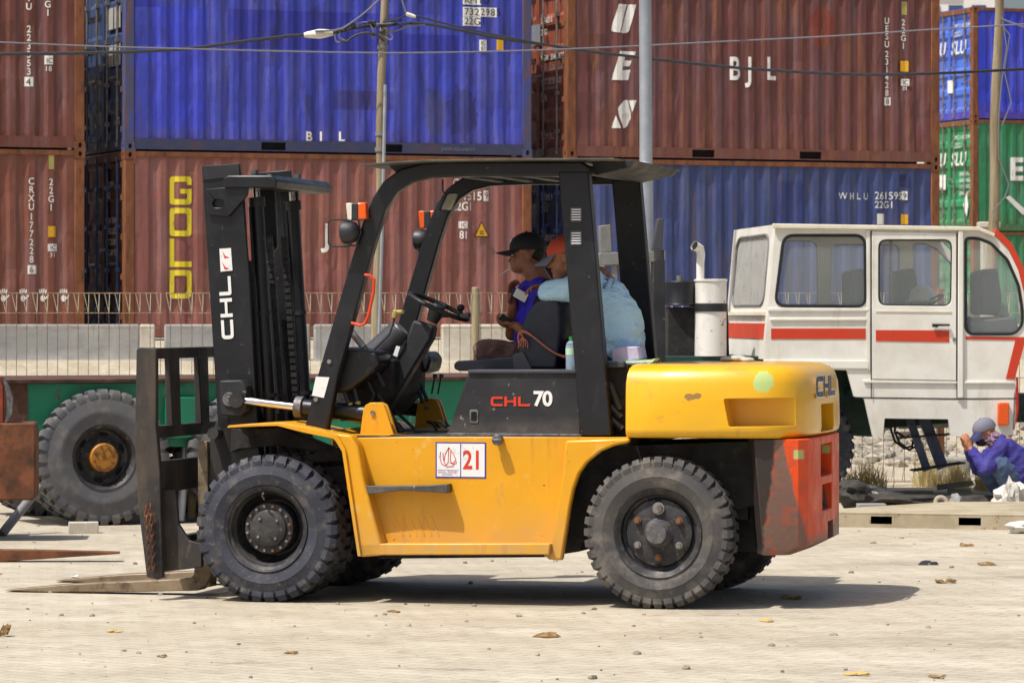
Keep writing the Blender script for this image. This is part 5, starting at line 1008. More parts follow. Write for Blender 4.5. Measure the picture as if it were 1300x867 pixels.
# ------------------------------------------------------------------ green trailer on big tyres
FT_ = Frame((W(8, 400, 30.2).x, 30.2, 0), -22)
tr = thing('flat_trailer', 'green steel trailer bed on big dusty tyres with an orange hub', 'trailer', FT_.o, -FT_.t)
def tp(pts, v0, v1, n, m, bevel=.006): return MB().px(FT_, pts, v0, v1).build(n, m, tr, bevel=bevel)
zt_ = 1.17; L4 = 4.6
MB().box(-.0, L4, 0, .9, zt_ - .55, zt_ - .03).build('side_beam', 'trailer_green', tr, bevel=.006); MB().box(-.02, L4, -.05, 1.9, zt_ - .03, zt_).build('deck_edge', 'rust_brown', tr, bevel=.004)
MB().box(.02, .17, -.012, .0, zt_ - .5, zt_ - .03).build('rusty_patch', 'rust_brown', tr); MB().box(.9, L4, .4, 1.5, zt_ - .62, zt_ - .5).build('under_frame', 'grime', tr)
for x_ in (1.15, 1.62, 2.3, 3.4): MB().box(x_, x_ + .02, -.01, .0, zt_ - .5, zt_ - .04).build('weld_rib', 'trailer_green', tr)
MB().box(1.3, 1.6, -.06, .0, zt_ - .48, zt_ - .15).build('tool_box', 'trailer_green', tr, bevel=.01)
a = FT_.L(133, 588, -.12)
for k in (0, 1.25):
    for v_ in (-.12, .2, 1.5, 1.82):
        t = tyre((a.x + k, .545), v_, v_ + .28, .545, .25, 32, tr, m='tyre_dusty' if 'tyre_dusty' in MATS else 'tyre', lug=.66, depth=.03)
        if v_ < 0:
            rm_ = MB().lathe([(.25, v_ + .02), (.26, v_ + .005), (.24, v_ + .02), (.225, v_ + .06), (.215, v_ + .1), (.17, v_ + .12), (.13, v_ + .1), (0, v_ + .1)], (a.x + k, 0, .545), 'y', 48).build('rim', 'rim_dark', t)
            MB().lathe([(.115, v_ + .1), (.115, v_ + .02), (.105, v_ + .01), (0, v_ + .008)], (a.x + k, 0, .545), 'y', 36).build('hub', 'hub_orange', rm_)
            for i in range(8):
                g = i * math.pi / 4 + .3; p = (a.x + k + .085 * math.cos(g), v_ + .01, .545 + .085 * math.sin(g)); MB().cyl(p, (p[0], p[1] - .012, p[2]), .012, .012, 6).build('wheel_bolt', 'bolt_rust', rm_)
            for i in range(6):
                g = i * math.pi / 3 + .4; q = MB(); q.ell((a.x + k + .185 * math.cos(g), v_ + .108, .545 + .185 * math.sin(g)), (.04, .012, .016), Matrix.Rotation(-(g + math.pi / 2), 3, 'Y'), 12, 8); q.build('rim_slot', 'void', rm_)
    MB().cyl((a.x + k, .1, .545), (a.x + k, 1.9, .545), .09).build('axle', 'grime', tr)
for x0_, x1_, v_, m_ in ((238, 229, .05, 'galv'), (247, 243, .25, 'wood_pole')):
    p0, p1 = FT_.L(x0_, 600, v_), FT_.L(x1_, 660, v_); p1.z = .02; MB().cyl(p0 + Vector((0, 0, .3)), p1, .035, .035, 12).build('landing_leg', m_, tr)
# rusty machine cut off by the left edge, its fork lying on the ground
mat('loader_red', '#8f3a22', .7, 0, [('n', '#5c2a1c', .7, 9.0, .45, .62)])
FO = Frame((W(0, 400, 28.2).x, 28.2, 0), -4)
om = thing('old_loader', 'rusty loader cut off by the left edge with its fork on the ground', 'loader', FO.o, -FO.t)
MB().px(FO, rpoly([(-90, 537), (42, 537), (45, 545), (45, 632), (40, 635), (-90, 635)], 3), 0, .5).build('rusty_box', 'rust_steel', om, bevel=.012)
MB().px(FO, [(-60, 470), (0, 478), (5, 492), (5, 537), (-60, 537)], .1, .45).build('red_panel', 'loader_red', om, bevel=.01); MB().px(FO, [(3, 478), (11, 490), (16, 505), (15, 525), (8, 537), (5, 537), (10, 520), (8, 500)], .02, .12).build('edge_hoop', 'hub_steel', om)
MB().px(FO, [(-90, 560), (-20, 560), (-20, 800), (-90, 800)], .5, .8).build('mast_post', 'rust_steel', om, bevel=.01)
a0 = FO.L(0, 560, 0)
z0_ = .0; fy = 25.9 - 28.2; pf = FO.L(0, 714, fy); pt = FO.L(152, 702, fy)
q = MB(); q.plate([(pf.x - .6, fy, .004), (pf.x, fy, .004), (pt.x, fy, .055), (pt.x, fy, .065), (pf.x + .3, fy, .08), (pf.x, fy, .085), (pf.x - .6, fy, .09)], [], (0, .14, 0)); q.build('fork', 'rust_steel', om, bevel=.004)
q = MB(); q.box(pf.x - .66, pf.x - .58, fy, fy + .14, .0, .9); q.box(pf.x - .66, pf.x - .56, fy - .1, .6, .55, .75); q.build('carriage', 'rust_steel', om, bevel=.006)
# props and blocks
def wbar(name, p0, p1, r, m, label, cat, n=12, group=None):
    p0, p1 = Vector(p0), Vector(p1); q = MB().cyl((0, 0, 0), p1 - p0, r, r, n); o = q.build(name, m, bevel=.003); o.location = p0; return tag(o, label, cat, group)
wbar('steel_pipe', (W(2, 400, 28.9).x, 28.9, .02), W(50, 618, 29.3), .036, 'steel_grey', 'grey steel pipe propped against the green trailer beside the huge tyre', 'pipe')
g_ = G(106, 677); o = MB().obox((0, 0, .045), (.23, .11, .09), Matrix.Rotation(.12, 3, 'Z')).build('kerb_block', 'pale_concrete', bevel=.008); o.location = g_; tag(o, 'pale stone block chocking the huge trailer tyre', 'block')
# ------------------------------------------------------------------ poles and cables
def pole(name, top, bot, Y, r0, r1, m, label, base=0.0, ext=0):
    t_, b_ = W(*top, Y), W(*bot, Y); d = (t_ - b_).normalized(); b2 = b_ - d * ((b_.z - base) / d.z); t2 = t_ + d * ext; o = empty(name, b2); tag(o, label, 'pole')
    n = 14; pts = [Vector((0, 0, 0)).lerp(t2 - b2, i / n) for i in range(n + 1)]; pts = [p + Vector((.012 * math.sin(i * 1.3), 0, 0)) if m == 'wood_pole' and 0 < i < n else p for i, p in enumerate(pts)]
    MB().tube(pts, [r0 + (r1 - r0) * i / n for i in range(n + 1)], 16).build('pole_shaft', m, o); return o, b2, d
YP = 36.5
p1_, b1_, d1_ = pole('utility_pole', (487.5, 0), (478, 420), YP, .048, .034, 'wood_pole', 'thin leaning wooden pole with tangled cables, left of the man smoking', ext=1.5)
q = MB().tube([W(489, 108, YP - .06) - b1_, W(485, 300, YP - .06) - b1_, W(481, 430, YP - .07) - b1_], .016, 8); q.build('conduit', 'galv', p1_)
for y_ in (60, 170, 190): c = W(487 - y_ * .022, y_, YP) - b1_; MB().cyl(c - Vector((0, 0, .02)), c + Vector((0, 0, .02)), .052, .052, 12).build('strap', 'steel_grey', p1_)
p2_, b2_, d2_ = pole('lamp_post', (819, 0), (822, 560), 35.5, .066, .054, 'galv', 'straight pale grey steel post behind the forklift roof', ext=2)
c = W(820, 208, 35.5) - b2_; MB().cyl(c - Vector((0, 0, .015)), c + Vector((0, 0, .02)), .068, .06, 16).build('joint_collar', 'galv', p2_)
c = W(820, 300, 35.5) - b2_; MB().cyl((0, 0, 0), c + Vector((0, 0, .65)), .068, .066, 16).build('lower_sleeve', 'galv', p2_)
p3_, b3_, d3_ = pole('utility_pole', (1268, 0), (1261, 285), 43, .075, .042, 'wood_pole', 'pale knotty wooden pole rising in front of the green container', base=.3, ext=1.2)
for pts in ([(1270, 30), (1282, 45), (1275, 90), (1284, 130), (1272, 160)], [(1268, 150), (1268, 200), (1281, 235), (1276, 250), (1259, 270)], [(1272, 20), (1278, 60), (1271, 110), (1268, 150)]): MB().tube([W(*p, 42.9) - b3_ for p in pts], .008, 5).build('loose_wire', 'cable_grey', p3_)
o = empty('gate_post', (W(1255, 400, 46).x, 46, 1.1)); tag(o, 'white capped concrete gate post behind the white cab roof', 'post'); h = W(1255, 282, 46).z - 1.1; MB().box(-.09, .09, -.09, .09, 0, h - .07).build('post_body', 'pale_concrete', o, bevel=.01); MB().box(-.13, .13, -.13, .13, h - .07, h).build('post_cap', 'pale_concrete', o, bevel=.012)
def spline(pts, n=8):
    out = []; P = [Vector(p) for p in pts]; P = [P[0] * 2 - P[1]] + P + [P[-1] * 2 - P[-2]]
    for i in range(1, len(P) - 2):
        for k in range(n):
            t = k / n; a, b, c, d = P[i - 1:i + 3]; out.append(.5 * ((2 * b) + (c - a) * t + (2 * a - 5 * b + 4 * c - d) * t * t + (3 * b - a - 3 * c + d) * t ** 3))
    return out + [P[-2]]
def cable(pts, r, m, label, Y=YP - .05, group='overhead cables'):
    P = spline([W(x, y, Y + dy) for x, y, *r_ in pts for dy in ((r_[0] if r_ else 0),)]); o = MB().tube([p - P[0] for p in P], r, 6).build('overhead_cable', m); o.location = P[0]; tag(o, label, 'cable', group); return o, P[0]
c1_, o1 = cable([(-60, 71), (0, 69), (90, 68), (170, 66), (240, 62), (310, 53), (360, 47), (390, 44.5), (425, 42), (455, 35), (487, 33)], .016, 'cable', 'thick black cable with a white joint, running left from the leaning pole')
a, b = W(386, 45, YP - .05) - o1, W(423, 42, YP - .05) - o1; m_ = (a + b) / 2; q = MB().tube([a, a.lerp(b, .1), a.lerp(b, .35), m_, a.lerp(b, .7), a.lerp(b, .92), b], [.022, .03, .04, .046, .042, .03, .026], 12); q.build('cable_joint', 'splice', c1_)
cable([(487, 33), (530, 30), (575, 37), (640, 50), (720, 61), (760, 67), (900, 83), (1000, 91), (1100, 95), (1200, 93), (1300, 88), (1360, 84)], .014, 'cable', 'thick black cable running right from the leaning pole across the brown container')
cable([(487, 29), (505, 25), (517, 19), (530, 21), (560, 29), (620, 43), (700, 58), (760, 67)], .009, 'cable', 'thinner cable rising to a small white joint right of the leaning pole', Y=YP - .12)
cable([(-60, 52), (0, 54), (120, 59), (260, 63), (380, 66), (480, 67.5), (560, 67), (650, 65), (760, 61), (900, 54), (1060, 46), (1180, 38), (1300, 31), (1360, 27)], .007, 'cable_grey', 'long thin grey cable crossing the whole picture', Y=YP - .2)
cable([(400, 40), (430, 38), (448, 28), (465, 15), (481, 0), (486, -10)], .009, 'cable_grey', 'short grey guy wire slanting up to the top of the leaning pole', Y=YP - .1)
cable([(508, -10), (512, 6), (516, 18)], .009, 'cable_grey', 'short loop of wire hanging to the small white joint', Y=YP - .12)
cable([(1270, 24), (1283, 29), (1300, 35), (1340, 50)], .012, 'cable_grey', 'short wire leaving the knotty pole at the right edge', Y=42.9)
o = MB().cyl((0, 0, 0), W(528, 22, YP - .12) - W(516, 18, YP - .12), .02, .016, 10).build('cable_joint', 'splice', bevel=.004); o.location = W(516, 18, YP - .12); tag(o, 'small white joint on the thin cable right of the leaning pole', 'cable joint')
q = MB().tube(spline([W(x, y, YP - .1) - b1_ for x, y in ((432, 53), (440, 53), (450, 46), (465, 42), (478, 45), (488, 53))]), .012, 8); q.build('cable_bend', 'hose', p1_)
for pts in ([(425, 43), (427, 53), (436, 55)], [(432, 38), (431, 48), (438, 52)], [(468, 28), (474, 40), (472, 48), (476, 46)], [(490, 38), (498, 46), (496, 51), (488, 47)], [(487, 36), (500, 40), (520, 34), (540, 32)], [(440, 38), (460, 29), (480, 31), (500, 30)]): MB().tube(spline([W(x, y, YP - .09) - b1_ for x, y in pts]), .008, 5).build('loose_wire', 'cable_grey', p1_)
for x_, y_ in ((430, 38), (440, 35), (448, 33), (455, 35), (470, 29), (474, 29), (480, 34), (485, 41), (499, 26)): c = W(x_, y_, YP - .08) - b1_; MB().obox(c, (.05, .04, .035), Matrix.Rotation(random.uniform(-.5, .5), 3, 'Y')).build('cable_clamp', 'cable', p1_, bevel=.006)
# ------------------------------------------------------------------ steel platform, rubbish and scrub at the right
mat('platform_steel', '#a3977e', .8, 0, [('n', '#7b6c52', .6, 3.0, .42, .66), ('n', '#bfb299', .6, (2, 6, 3), .5, .7), ('n', '#7a4a2a', .7, 14.0, .62, .68)], bump=(.3, 20.0, .005))
pts = [W(1000, 0, 30.25), W(1430, 0, 29.5), W(1430, 0, 31.9), W(1200, 0, 31.8), W(1067, 0, 30.7), W(1000, 0, 30.5)]; o0 = Vector((pts[0].x, pts[0].y, 0)); pf_ = empty('steel_platform', o0); tag(pf_, 'dusty flat steel platform with two fork slots, lying on the ground', 'platform')
lp = [(p.x - o0.x, p.y - o0.y) for p in pts]; q = MB(); q.plate([(x, y, .112) for x, y in lp], [], (0, 0, .012)); q.build('top_plate', 'platform_steel', pf_, bevel=.003)
e0, e1 = Vector((lp[0][0], lp[0][1], 0)), Vector((lp[1][0], lp[1][1], 0)); ex = (e1 - e0).normalized(); Fp = Frame(o0, math.degrees(math.atan2(-ex.y, ex.x)))
hs = []
for x0_, x1_ in ((1105.5, 1132.5), (1217, 1245.5)): a, b = Fp.L(x0_, 660, 0).x, Fp.L(x1_, 660, 0).x; hs.append([e0 + ex * a + Vector((0, 0, .035)), e0 + ex * b + Vector((0, 0, .035)), e0 + ex * b + Vector((0, 0, .096)), e0 + ex * a + Vector((0, 0, .096))])
q = MB(); q.plate([e0 + Vector((0, 0, .004)), e1 + Vector((0, 0, .004)), e1 + Vector((0, 0, .111)), e0 + Vector((0, 0, .111))], hs, (0, .012, 0)); q.build('front_rail', 'platform_steel', pf_)
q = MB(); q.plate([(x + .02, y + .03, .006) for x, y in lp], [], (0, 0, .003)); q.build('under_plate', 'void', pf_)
for x, y in zip(lp[1:], lp[2:]): pass
for A, B in zip(lp[1:], lp[2:] + lp[:1]): MB().bar(Vector((*A, .058)), Vector((*B, .058)), .105, .014, up=(0, 0, 1)).build('side_rail', 'platform_steel', pf_)
mat('dry_grass', '#cdbb88', .9, 0, [('n', '#a8955f', .6, 9.0, .42, .62)]); mat('white_sack', '#c8c5bd', .7, 0, [('n', '#9c968a', .6, 7.0, .45, .68)], bump=(.8, 18.0, .02)); mat('dark_scrap', '#2b2825', .8, 0, [('n', '#4b4238', .6, 8.0, .45, .65)], bump=(.6, 20.0, .02)); mat('plank', '#a39a86', .9, 0, [('n', '#74695a', .7, (3, 20, 20), .42, .65)])
def tuft(px_, Y, wd, h, label, seed):
    random.seed(seed); q = MB()
    for i in range(420):
        x, y = random.gauss(0, wd * .38), random.gauss(0, .12); hh = h * random.uniform(.35, 1) * max(.3, 1 - abs(x) / wd * .6); lx, ly = random.uniform(-.12, .12), random.uniform(-.08, .08); ww = .0035; bw = random.choice([(ww, 0), (0, ww)])
        a = Vector((x, y, 0)); b = a + Vector((lx * .4, ly * .4, hh * .6)); c = a + Vector((lx, ly, hh)); d = Vector((bw[0], bw[1], 0))
        q.face([a - d, a + d, b + d * .7, b - d * .7]); q.face([b - d * .7, b + d * .7, c])
    o = q.build('grass_tuft', 'dry_grass', smooth=0); o.location = (W(px_, 0, Y).x, Y, 0); tag(o, label, 'grass tuft')
tuft(1100, 37.0, .28, .36, 'dry grass tuft beside the truck wheel right of the forklift', 1); tuft(1178, 37.4, .16, .42, 'dry grass tuft left of the concrete footing block', 2); tuft(1214, 37.2, .17, .34, 'dry grass tuft right of the concrete footing block', 3); tuft(1252, 36.6, .17, .3, 'dry grass tuft just left of the crouching man', 4); tuft(1078, 36.6, .12, .22, 'low dry grass tuft closest to the truck wheel', 5)
random.seed(11)
def lump(name, px_, Y, size, m, label, cat, z=0, sub=3, rough=.35, seed=0, rot=0):
    b = MB(); g = bmesh.ops.create_icosphere(b.b, subdivisions=sub, radius=1)
    for v in g['verts']:
        k = 1 + noise.noise(v.co * 1.8 + Vector((seed * 3.1, 0, 0))) * rough + noise.noise(v.co * 5 + Vector((0, seed, 0))) * rough * .5; v.co = Vector((v.co.x * size[0], v.co.y * size[1], v.co.z * size[2])) * k
    zm = min(v.co.z for v in g['verts'])
    for v in g['verts']: v.co.z -= zm
    o = b.build(name, m, smooth=50); o.location = (W(px_, 0, Y).x, Y, z); o.rotation_euler.z = rot; return tag(o, label, cat)
lump('plastic_sack', 1290, 32.6, (.22, .2, .11), 'white_sack', 'white crumpled sack heaped in front of the crouching man', 'sack', rough=.5, seed=2); lump('plastic_sack', 1284, 32.4, (.07, .07, .14), 'white_sack', 'twisted upright end of a dirty white sack', 'sack', rough=.6, seed=5); lump('plastic_sack', 1294, 29.3, (.1, .08, .045), 'white_sack', 'small white bag in front of the steel platform at the right edge', 'sack', seed=7)
lump('dark_heap', 1150, 33.6, (.42, .25, .05), 'dark_scrap', 'long low heap of dark scrap behind the steel platform', 'scrap heap', seed=3); lump('dark_heap', 1082, 32.6, (.17, .25, .12), 'dark_scrap', 'dark lump right of the red rear weight, behind the platform', 'scrap heap', seed=4); lump('dark_heap', 1235, 33.4, (.28, .2, .05), 'dark_scrap', 'flat dark scrap just left of the white sacks', 'scrap heap', seed=9)
lump('rag', 1090, 34.6, (.3, .2, .07), 'white_sack', 'pale torn rag lying below the dry grass tuft', 'rag', rough=.7, seed=12); lump('rubble_lump', 1214, 33, (.06, .06, .07), 'concrete', 'round grey stone behind the steel platform', 'stone', seed=13)
def board(px_, Y, sx_, sy_, sz_, rz, m, label, cat, z=0, ry=0):
    o = MB().obox((0, 0, sz_ / 2), (sx_, sy_, sz_), Matrix.Rotation(rz, 3, 'Z') @ Matrix.Rotation(ry, 3, 'Y')).build(cat.replace(' ', '_'), m, bevel=.006); o.location = (W(px_, 0, Y).x, Y, z); tag(o, label, cat)
board(1106, 32.2, .24, .14, .09, .05, 'concrete', 'small grey concrete block behind the steel platform', 'concrete block'); board(1212, 36, .34, .06, .05, .1, 'plank', 'grey weathered plank leaning on the footing block', 'plank', z=.05, ry=-.12); board(1218, 35.4, .22, .1, .07, -.1, 'plank', 'short brown board below the grey weathered plank', 'board'); board(1150, 35.6, .5, .12, .04, .05, 'plank', 'long pale board lying in front of the fence', 'plank')
ov = MB().lathe([(.03 + .02 * math.cos(t) + .02, .015 * math.sin(t)) for t in [k * .7 for k in range(9)]], (0, 0, 0), (.2, -1, .3), 20, closed=True).build('rubber_ring', 'plank'); ov.location = (W(1195, 0, 32.5).x, 32.5, .08); tag(ov, 'small tan ring standing behind the steel platform', 'ring')
mat('dry_leaf', '#7a5a30', .85, 0, [('n', '#4a3520', .7, 30.0, .45, .6), ('n', '#a8925e', .6, 50.0, .5, .65)]); mat('black_rag', '#1b1b20', .8); mat('straw', '#b8995a', .9)
def litter(px_, py, wpx, hpx, m, label, cat, seed):
    wpx *= .85; g = G(px_, py + hpx * .5); s_ = FPX / g.y; r_ = random.Random(seed); b = MB(); n = 7
    for k in range(n):
        c = Vector((r_.uniform(-.32, .32) * wpx / s_, r_.uniform(-.04, .04), r_.uniform(.1, .4) * hpx / s_)); u = Vector((r_.uniform(.12, .28) * wpx / s_, r_.uniform(-.02, .02), r_.uniform(-.25, .25) * hpx / s_)); v = Vector((r_.uniform(-.1, .1) * wpx / s_, .02, r_.uniform(.2, .4) * hpx / s_))
        P = [c - u, c - u * .3 - v * .6, c + u * .6 - v * .4, c + u, c + u * .3 + v * .7, c - u * .5 + v * .6]; P = [Vector((p.x, p.y, max(.002, p.z))) for p in P]; t = [b.b.verts.new(p) for p in P]; ctr = b.b.verts.new(c + Vector((0, 0, .006)))
        for i in range(6): b.b.faces.new([t[i], t[(i + 1) % 6], ctr])
    o = b.build(cat.replace(' ', '_'), m, smooth=0); o.location = (g.x, g.y, .002); so_ = o.modifiers.new('s', 'SOLIDIFY'); so_.thickness = .003; tag(o, label, cat)
LT = [(691, 804, 55, 9, 'dry_leaf', 'curled dry palm leaf on the paving below the forklift middle', 'dry leaf'), (1177, 713, 34, 9, 'black_rag', 'black rag on the paving in front of the steel platform', 'rag'), (1200, 735, 34, 10, 'dry_leaf', 'yellowish brown crumpled leaf below the black rag', 'dry leaf'), (1252, 713, 30, 9, 'dry_leaf', 'broken leaf bits right of the black rag', 'dry leaf'),
      (972, 786, 26, 6, 'straw', 'small straw wisp right of the rear tyre', 'straw'), (1090, 853, 46, 7, 'straw', 'yellow straw wisp at the bottom edge, right of centre', 'straw'), (1190, 857, 28, 5, 'dry_leaf', 'thin brown twig of leaf at the bottom right', 'dry leaf'), (370, 827, 22, 5, 'dry_leaf', 'small brown leaf below the front tyre', 'dry leaf'), (205, 832, 18, 4, 'dry_leaf', 'dark leaf scrap at the bottom left', 'dry leaf'), (5, 795, 22, 26, 'dry_leaf', 'crumpled brown husk at the left edge', 'husk'),
      (1228, 690, 26, 8, 'dry_leaf', 'grey brown scrap just before the platform corner', 'scrap'), (1110, 688, 18, 4, 'dry_leaf', 'small scrap before the left fork slot', 'scrap'), (1005, 757, 34, 7, 'dry_leaf', 'dry leaf in the forklift shadow', 'dry leaf'), (145, 800, 26, 4, 'straw', 'faint straw trace at the lower left', 'straw'), (95, 730, 16, 6, 'white_sack', 'white paper scrap above the long fork', 'paper scrap'), (500, 775, 20, 4, 'dry_leaf', 'thin leaf scrap behind the front tyre', 'dry leaf')]
for i, a in enumerate(LT): litter(*a[:2], a[2], a[3], a[4], a[5], a[6], 50 + i)
# ------------------------------------------------------------------ people
mat('skin', '#a06a48', .5, 0, [('n', '#8a5638', .5, 14.0, .45, .7)], rvar=.08); mat('skin_dark', '#8f5c40', .5, 0, [('n', '#784a32', .5, 14.0, .45, .7)], rvar=.08)
mat('hair', '#15120f', .7); mat('cap_black', '#18171b', .75, bump=(.2, 200.0, .001)); mat('cap_orange', '#b84526', .7); mat('cap_grey', '#6d6c78', .8); mat('cap_navy', '#252a5a', .75); mat('eye_white', '#c9c2b8', .3); mat('eye_dark', '#120d0a', .2)
mat('shirt_blue', '#3a2cc4', .75, 0, [('n', '#201783', .5, 6.0, .45, .65)], bump=(.7, 22.0, .012)); mat('shirt_black', '#15151c', .8, bump=(.7, 22.0, .012)); mat('trousers_brown', '#6b5248', .85, 0, [('n', '#3a2c27', .5, 7.0, .45, .65)], bump=(.9, (10, 10, 26), .02))
mat('shirt_light', '#b8e0f6', .78, 0, [('n', '#a6d2ee', .45, 4.0, .45, .68)], bump=(1, (6, 9, 9), .06)); mat('jeans', '#2c3860', .85, 0, [('n', '#4a5d8a', .6, 6.0, .48, .66)], bump=(.7, 20.0, .012)); mat('jeans_pale', '#3e506e', .85, 0, [('n', '#5c708e', .6, 5.0, .48, .66), ('n', '#2c3a56', .5, 8.0, .55, .68)], bump=(.8, 18.0, .014))
mat('shirt_purple', '#2d2672', .8, 0, [('n', '#3a3290', .5, 5.0, .45, .66)], bump=(.9, (9, 9, 14), .025)); mat('scarf', '#8f6f7c', .85, 0, [('n', '#3f3550', .8, 40.0, .48, .56)], bump=(.6, 30.0, .01)); mat('scarf_dark', '#241f2e', .85, bump=(.6, 30.0, .01))
mat('cloth_lilac', '#b9b0cc', .8, 0, bump=(.6, 14.0, .02)); mat('rope', '#b06a55', .85, bump=(.6, 90.0, .004)); mat('card_white', '#dcdad4', .5); mat('bottle_clear', '#b9cfe0', .08, 0, alpha=.45); mat('cap_green', '#3fae4a', .4); mat('label_green', '#b4d6b4', .5); mat('sandal', '#6f6656', .8)
FOLD = {'shirt': (.009, (5, 9, 11)), 'sweater': (.009, (7, 7, 12)), 'jeans': (.006, (8, 8, 14)), 'trousers': (.010, (9, 9, 16)), 'shirt_yoke': (.006, (9, 9, 12)), 'scarf': (.008, (16, 16, 40))}
def organic(mb, name, m, parent, vox=.006, sm=3, fac=.5):
    o = mb.build(name, m, parent, smooth=0); r = o.modifiers.new('r', 'REMESH'); r.mode = 'VOXEL'; r.voxel_size = vox; r.use_smooth_shade = True
    s = o.modifiers.new('s', 'SMOOTH'); s.iterations = sm; s.factor = fac; bake(o)
    if not o.data.materials: o.data.materials.append(MATS[m])
    if name in FOLD:
        A, f = FOLD[name]; ns = [v.normal.copy() for v in o.data.vertices]
        for v, n_ in zip(o.data.vertices, ns):
            p = v.co; k = noise.noise(Vector((p.x * f[0] + p.z * 4, p.y * f[1], p.z * f[2] - p.x * 5))); k2 = noise.noise(Vector((p.x * f[0] * 2.3 - p.z * 9, p.y * f[1] * 2, p.z * f[2] * 1.4)))
            v.co = p + n_ * (A * ((1 - abs(k) * 3.2) * .8 + k2 * .5) - A * .2)
    o.data.shade_smooth(); return o
def chain(mb, pts, rs, n=14):
    for i in range(len(pts) - 1): mb.cap(pts[i], pts[i + 1], rs[i], rs[i + 1], n)
def head(mb, c, f, up, s=1.0):                               # c centre of skull, f facing, up
    f = Vector(f).normalized(); up = (Vector(up) - f * Vector(up).dot(f)).normalized(); r = up.cross(f); M3 = Matrix((f, r, up)).transposed()
    P = lambda a, b, d: Vector(c) + M3 @ Vector((a, b, d)) * s
    e = lambda a, b, d, x, y, z, nu=18, nv=12: mb.ell(P(a, b, d), (x * s, y * s, z * s), M3, nu, nv)
    e(-.012, 0, .03, .098, .076, .088); e(.028, 0, -.03, .062, .062, .075); e(.048, 0, -.078, .036, .036, .03); e(.02, 0, -.068, .05, .054, .04)
    e(.083, 0, -.012, .014, .012, .026); e(.096, 0, -.028, .015, .016, .012); e(.082, 0, .02, .016, .05, .01)
    for q_ in (-1, 1): e(.066, q_ * .032, -.02, .024, .024, .022); e(-.01, q_ * .076, -.012, .02, .008, .03); e(.09, q_ * .013, -.032, .009, .008, .007)
    e(.084, 0, -.056, .014, .024, .006); e(.082, 0, -.067, .013, .02, .006); return P, M3
def face_bits(P, M3, body, s=1.0):
    for q_ in (-1, 1):
        MB().ell(P(.079, q_ * .031, .003), (.01 * s, .013 * s, .007 * s), M3, 12, 8).build('eye', 'eye_white', body); MB().ell(P(.087, q_ * .031, .003), (.004 * s, .006 * s, .006 * s), M3, 10, 6).build('pupil', 'eye_dark', body)
        MB().ell(P(.09, q_ * .031, .021), (.006 * s, .02 * s, .004 * s), M3, 10, 6).build('eyebrow', 'hair', body)
def capmesh(P, M3, parent, mc, mbm, s=1.0, brim=.085, tilt=-.02):
    q = MB(); ring = []; f = lambda a, b, d: P(a, b, d)
    rows_ = []
    for j in range(7):
        a = j / 6 * math.pi / 2; rr = math.cos(a); rows_.append([q.b.verts.new(f(-.012 + .108 * rr * math.cos(t), .087 * rr * math.sin(t), .04 + .088 * math.sin(a) + (.0 if j else 0))) for t in [k * math.pi / 12 for k in range(24)]])
    rows_.insert(0, [q.b.verts.new(f(-.012 + .107 * math.cos(t), .086 * math.sin(t), .022 + .01 * math.cos(t))) for t in [k * math.pi / 12 for k in range(24)]])
    for A, B in zip(rows_, rows_[1:]):
        for k in range(24): q.b.faces.new([A[k], A[(k + 1) % 24], B[(k + 1) % 24], B[k]])
    bmesh.ops.remove_doubles(q.b, verts=q.b.verts[:], dist=.0005); cp = q.build('cap', mc, parent, smooth=60)
    q = MB(); top = []; N_ = 12
    for lay in (0, 1):
        for rowi, ext in enumerate((0, .5, 1)):
            rw = []
            for k in range(N_ + 1):
                t = (k / N_ - .5) * 2.3; ln = brim * math.cos(t * .62) * ext; rw.append(q.b.verts.new(f(-.012 + .104 * math.cos(t) + ln * .98, .084 * math.sin(t) * (1 - .08 * ext), .034 + tilt * ext - .03 * (math.sin(t) ** 2) * ext - lay * .004)))
            top.append(rw)
    for a, b in ((0, 1), (1, 2), (3, 4), (4, 5)):
        for k in range(N_): q.b.faces.new([top[a][k], top[a][k + 1], top[b][k + 1], top[b][k]])
    for k in range(N_): q.b.faces.new([top[2][k], top[2][k + 1], top[5][k + 1], top[5][k]])
    q.build('brim', mbm, cp, smooth=60); MB().ell(f(-.012, 0, .129), (.008, .008, .005), M3, 8, 6).build('cap_button', mc, cp); return cp
def hand(mb, wrist, d, nrm, s=1.0, curl=.9, side=1):
    d = Vector(d).normalized(); nrm = Vector(nrm); nrm = (nrm - d * nrm.dot(d)).normalized(); r = d.cross(nrm) * side; W0 = Vector(wrist)
    M3 = Matrix((d, r, nrm)).transposed(); mb.ell(W0 + d * .048 * s, (.05 * s, .04 * s, .017 * s), M3, 14, 10); mb.cap(W0, W0 + d * .03 * s, .026 * s, .026 * s, 10)
    for i, (off, L_, rr) in enumerate(((-.03, .068, .0088), (-.01, .078, .0092), (.011, .073, .009), (.03, .058, .008))):
        p = W0 + d * .085 * s + r * off * s; a = curl * (.75 + .12 * i); q = p
        for j, f_ in enumerate((.45, .32, .25)):
            ang = a * (j + .5) ; dirn = d * math.cos(ang) + nrm * math.sin(ang) + r * off * .8; q2 = q + dirn.normalized() * L_ * f_ * s * 1.15; mb.cap(q, q2, rr * s * (1 - .08 * j), rr * s * (.93 - .08 * j), 8); q = q2
    p = W0 + d * .025 * s - r * .032 * s; p2 = p + (d * .6 - r * .55 + nrm * .45).normalized() * .036 * s; p3 = p2 + (d * .85 - r * .05 + nrm * .5).normalized() * .03 * s; mb.cap(p, p2, .013 * s, .0105 * s, 8); mb.cap(p2, p3, .0105 * s, .009 * s, 8)
def person(label, F, ang=None):
    r = thing('person', label, 'person', F.o, -F.t); return r
L = lambda x, y, v: FK.L(x, y, v)
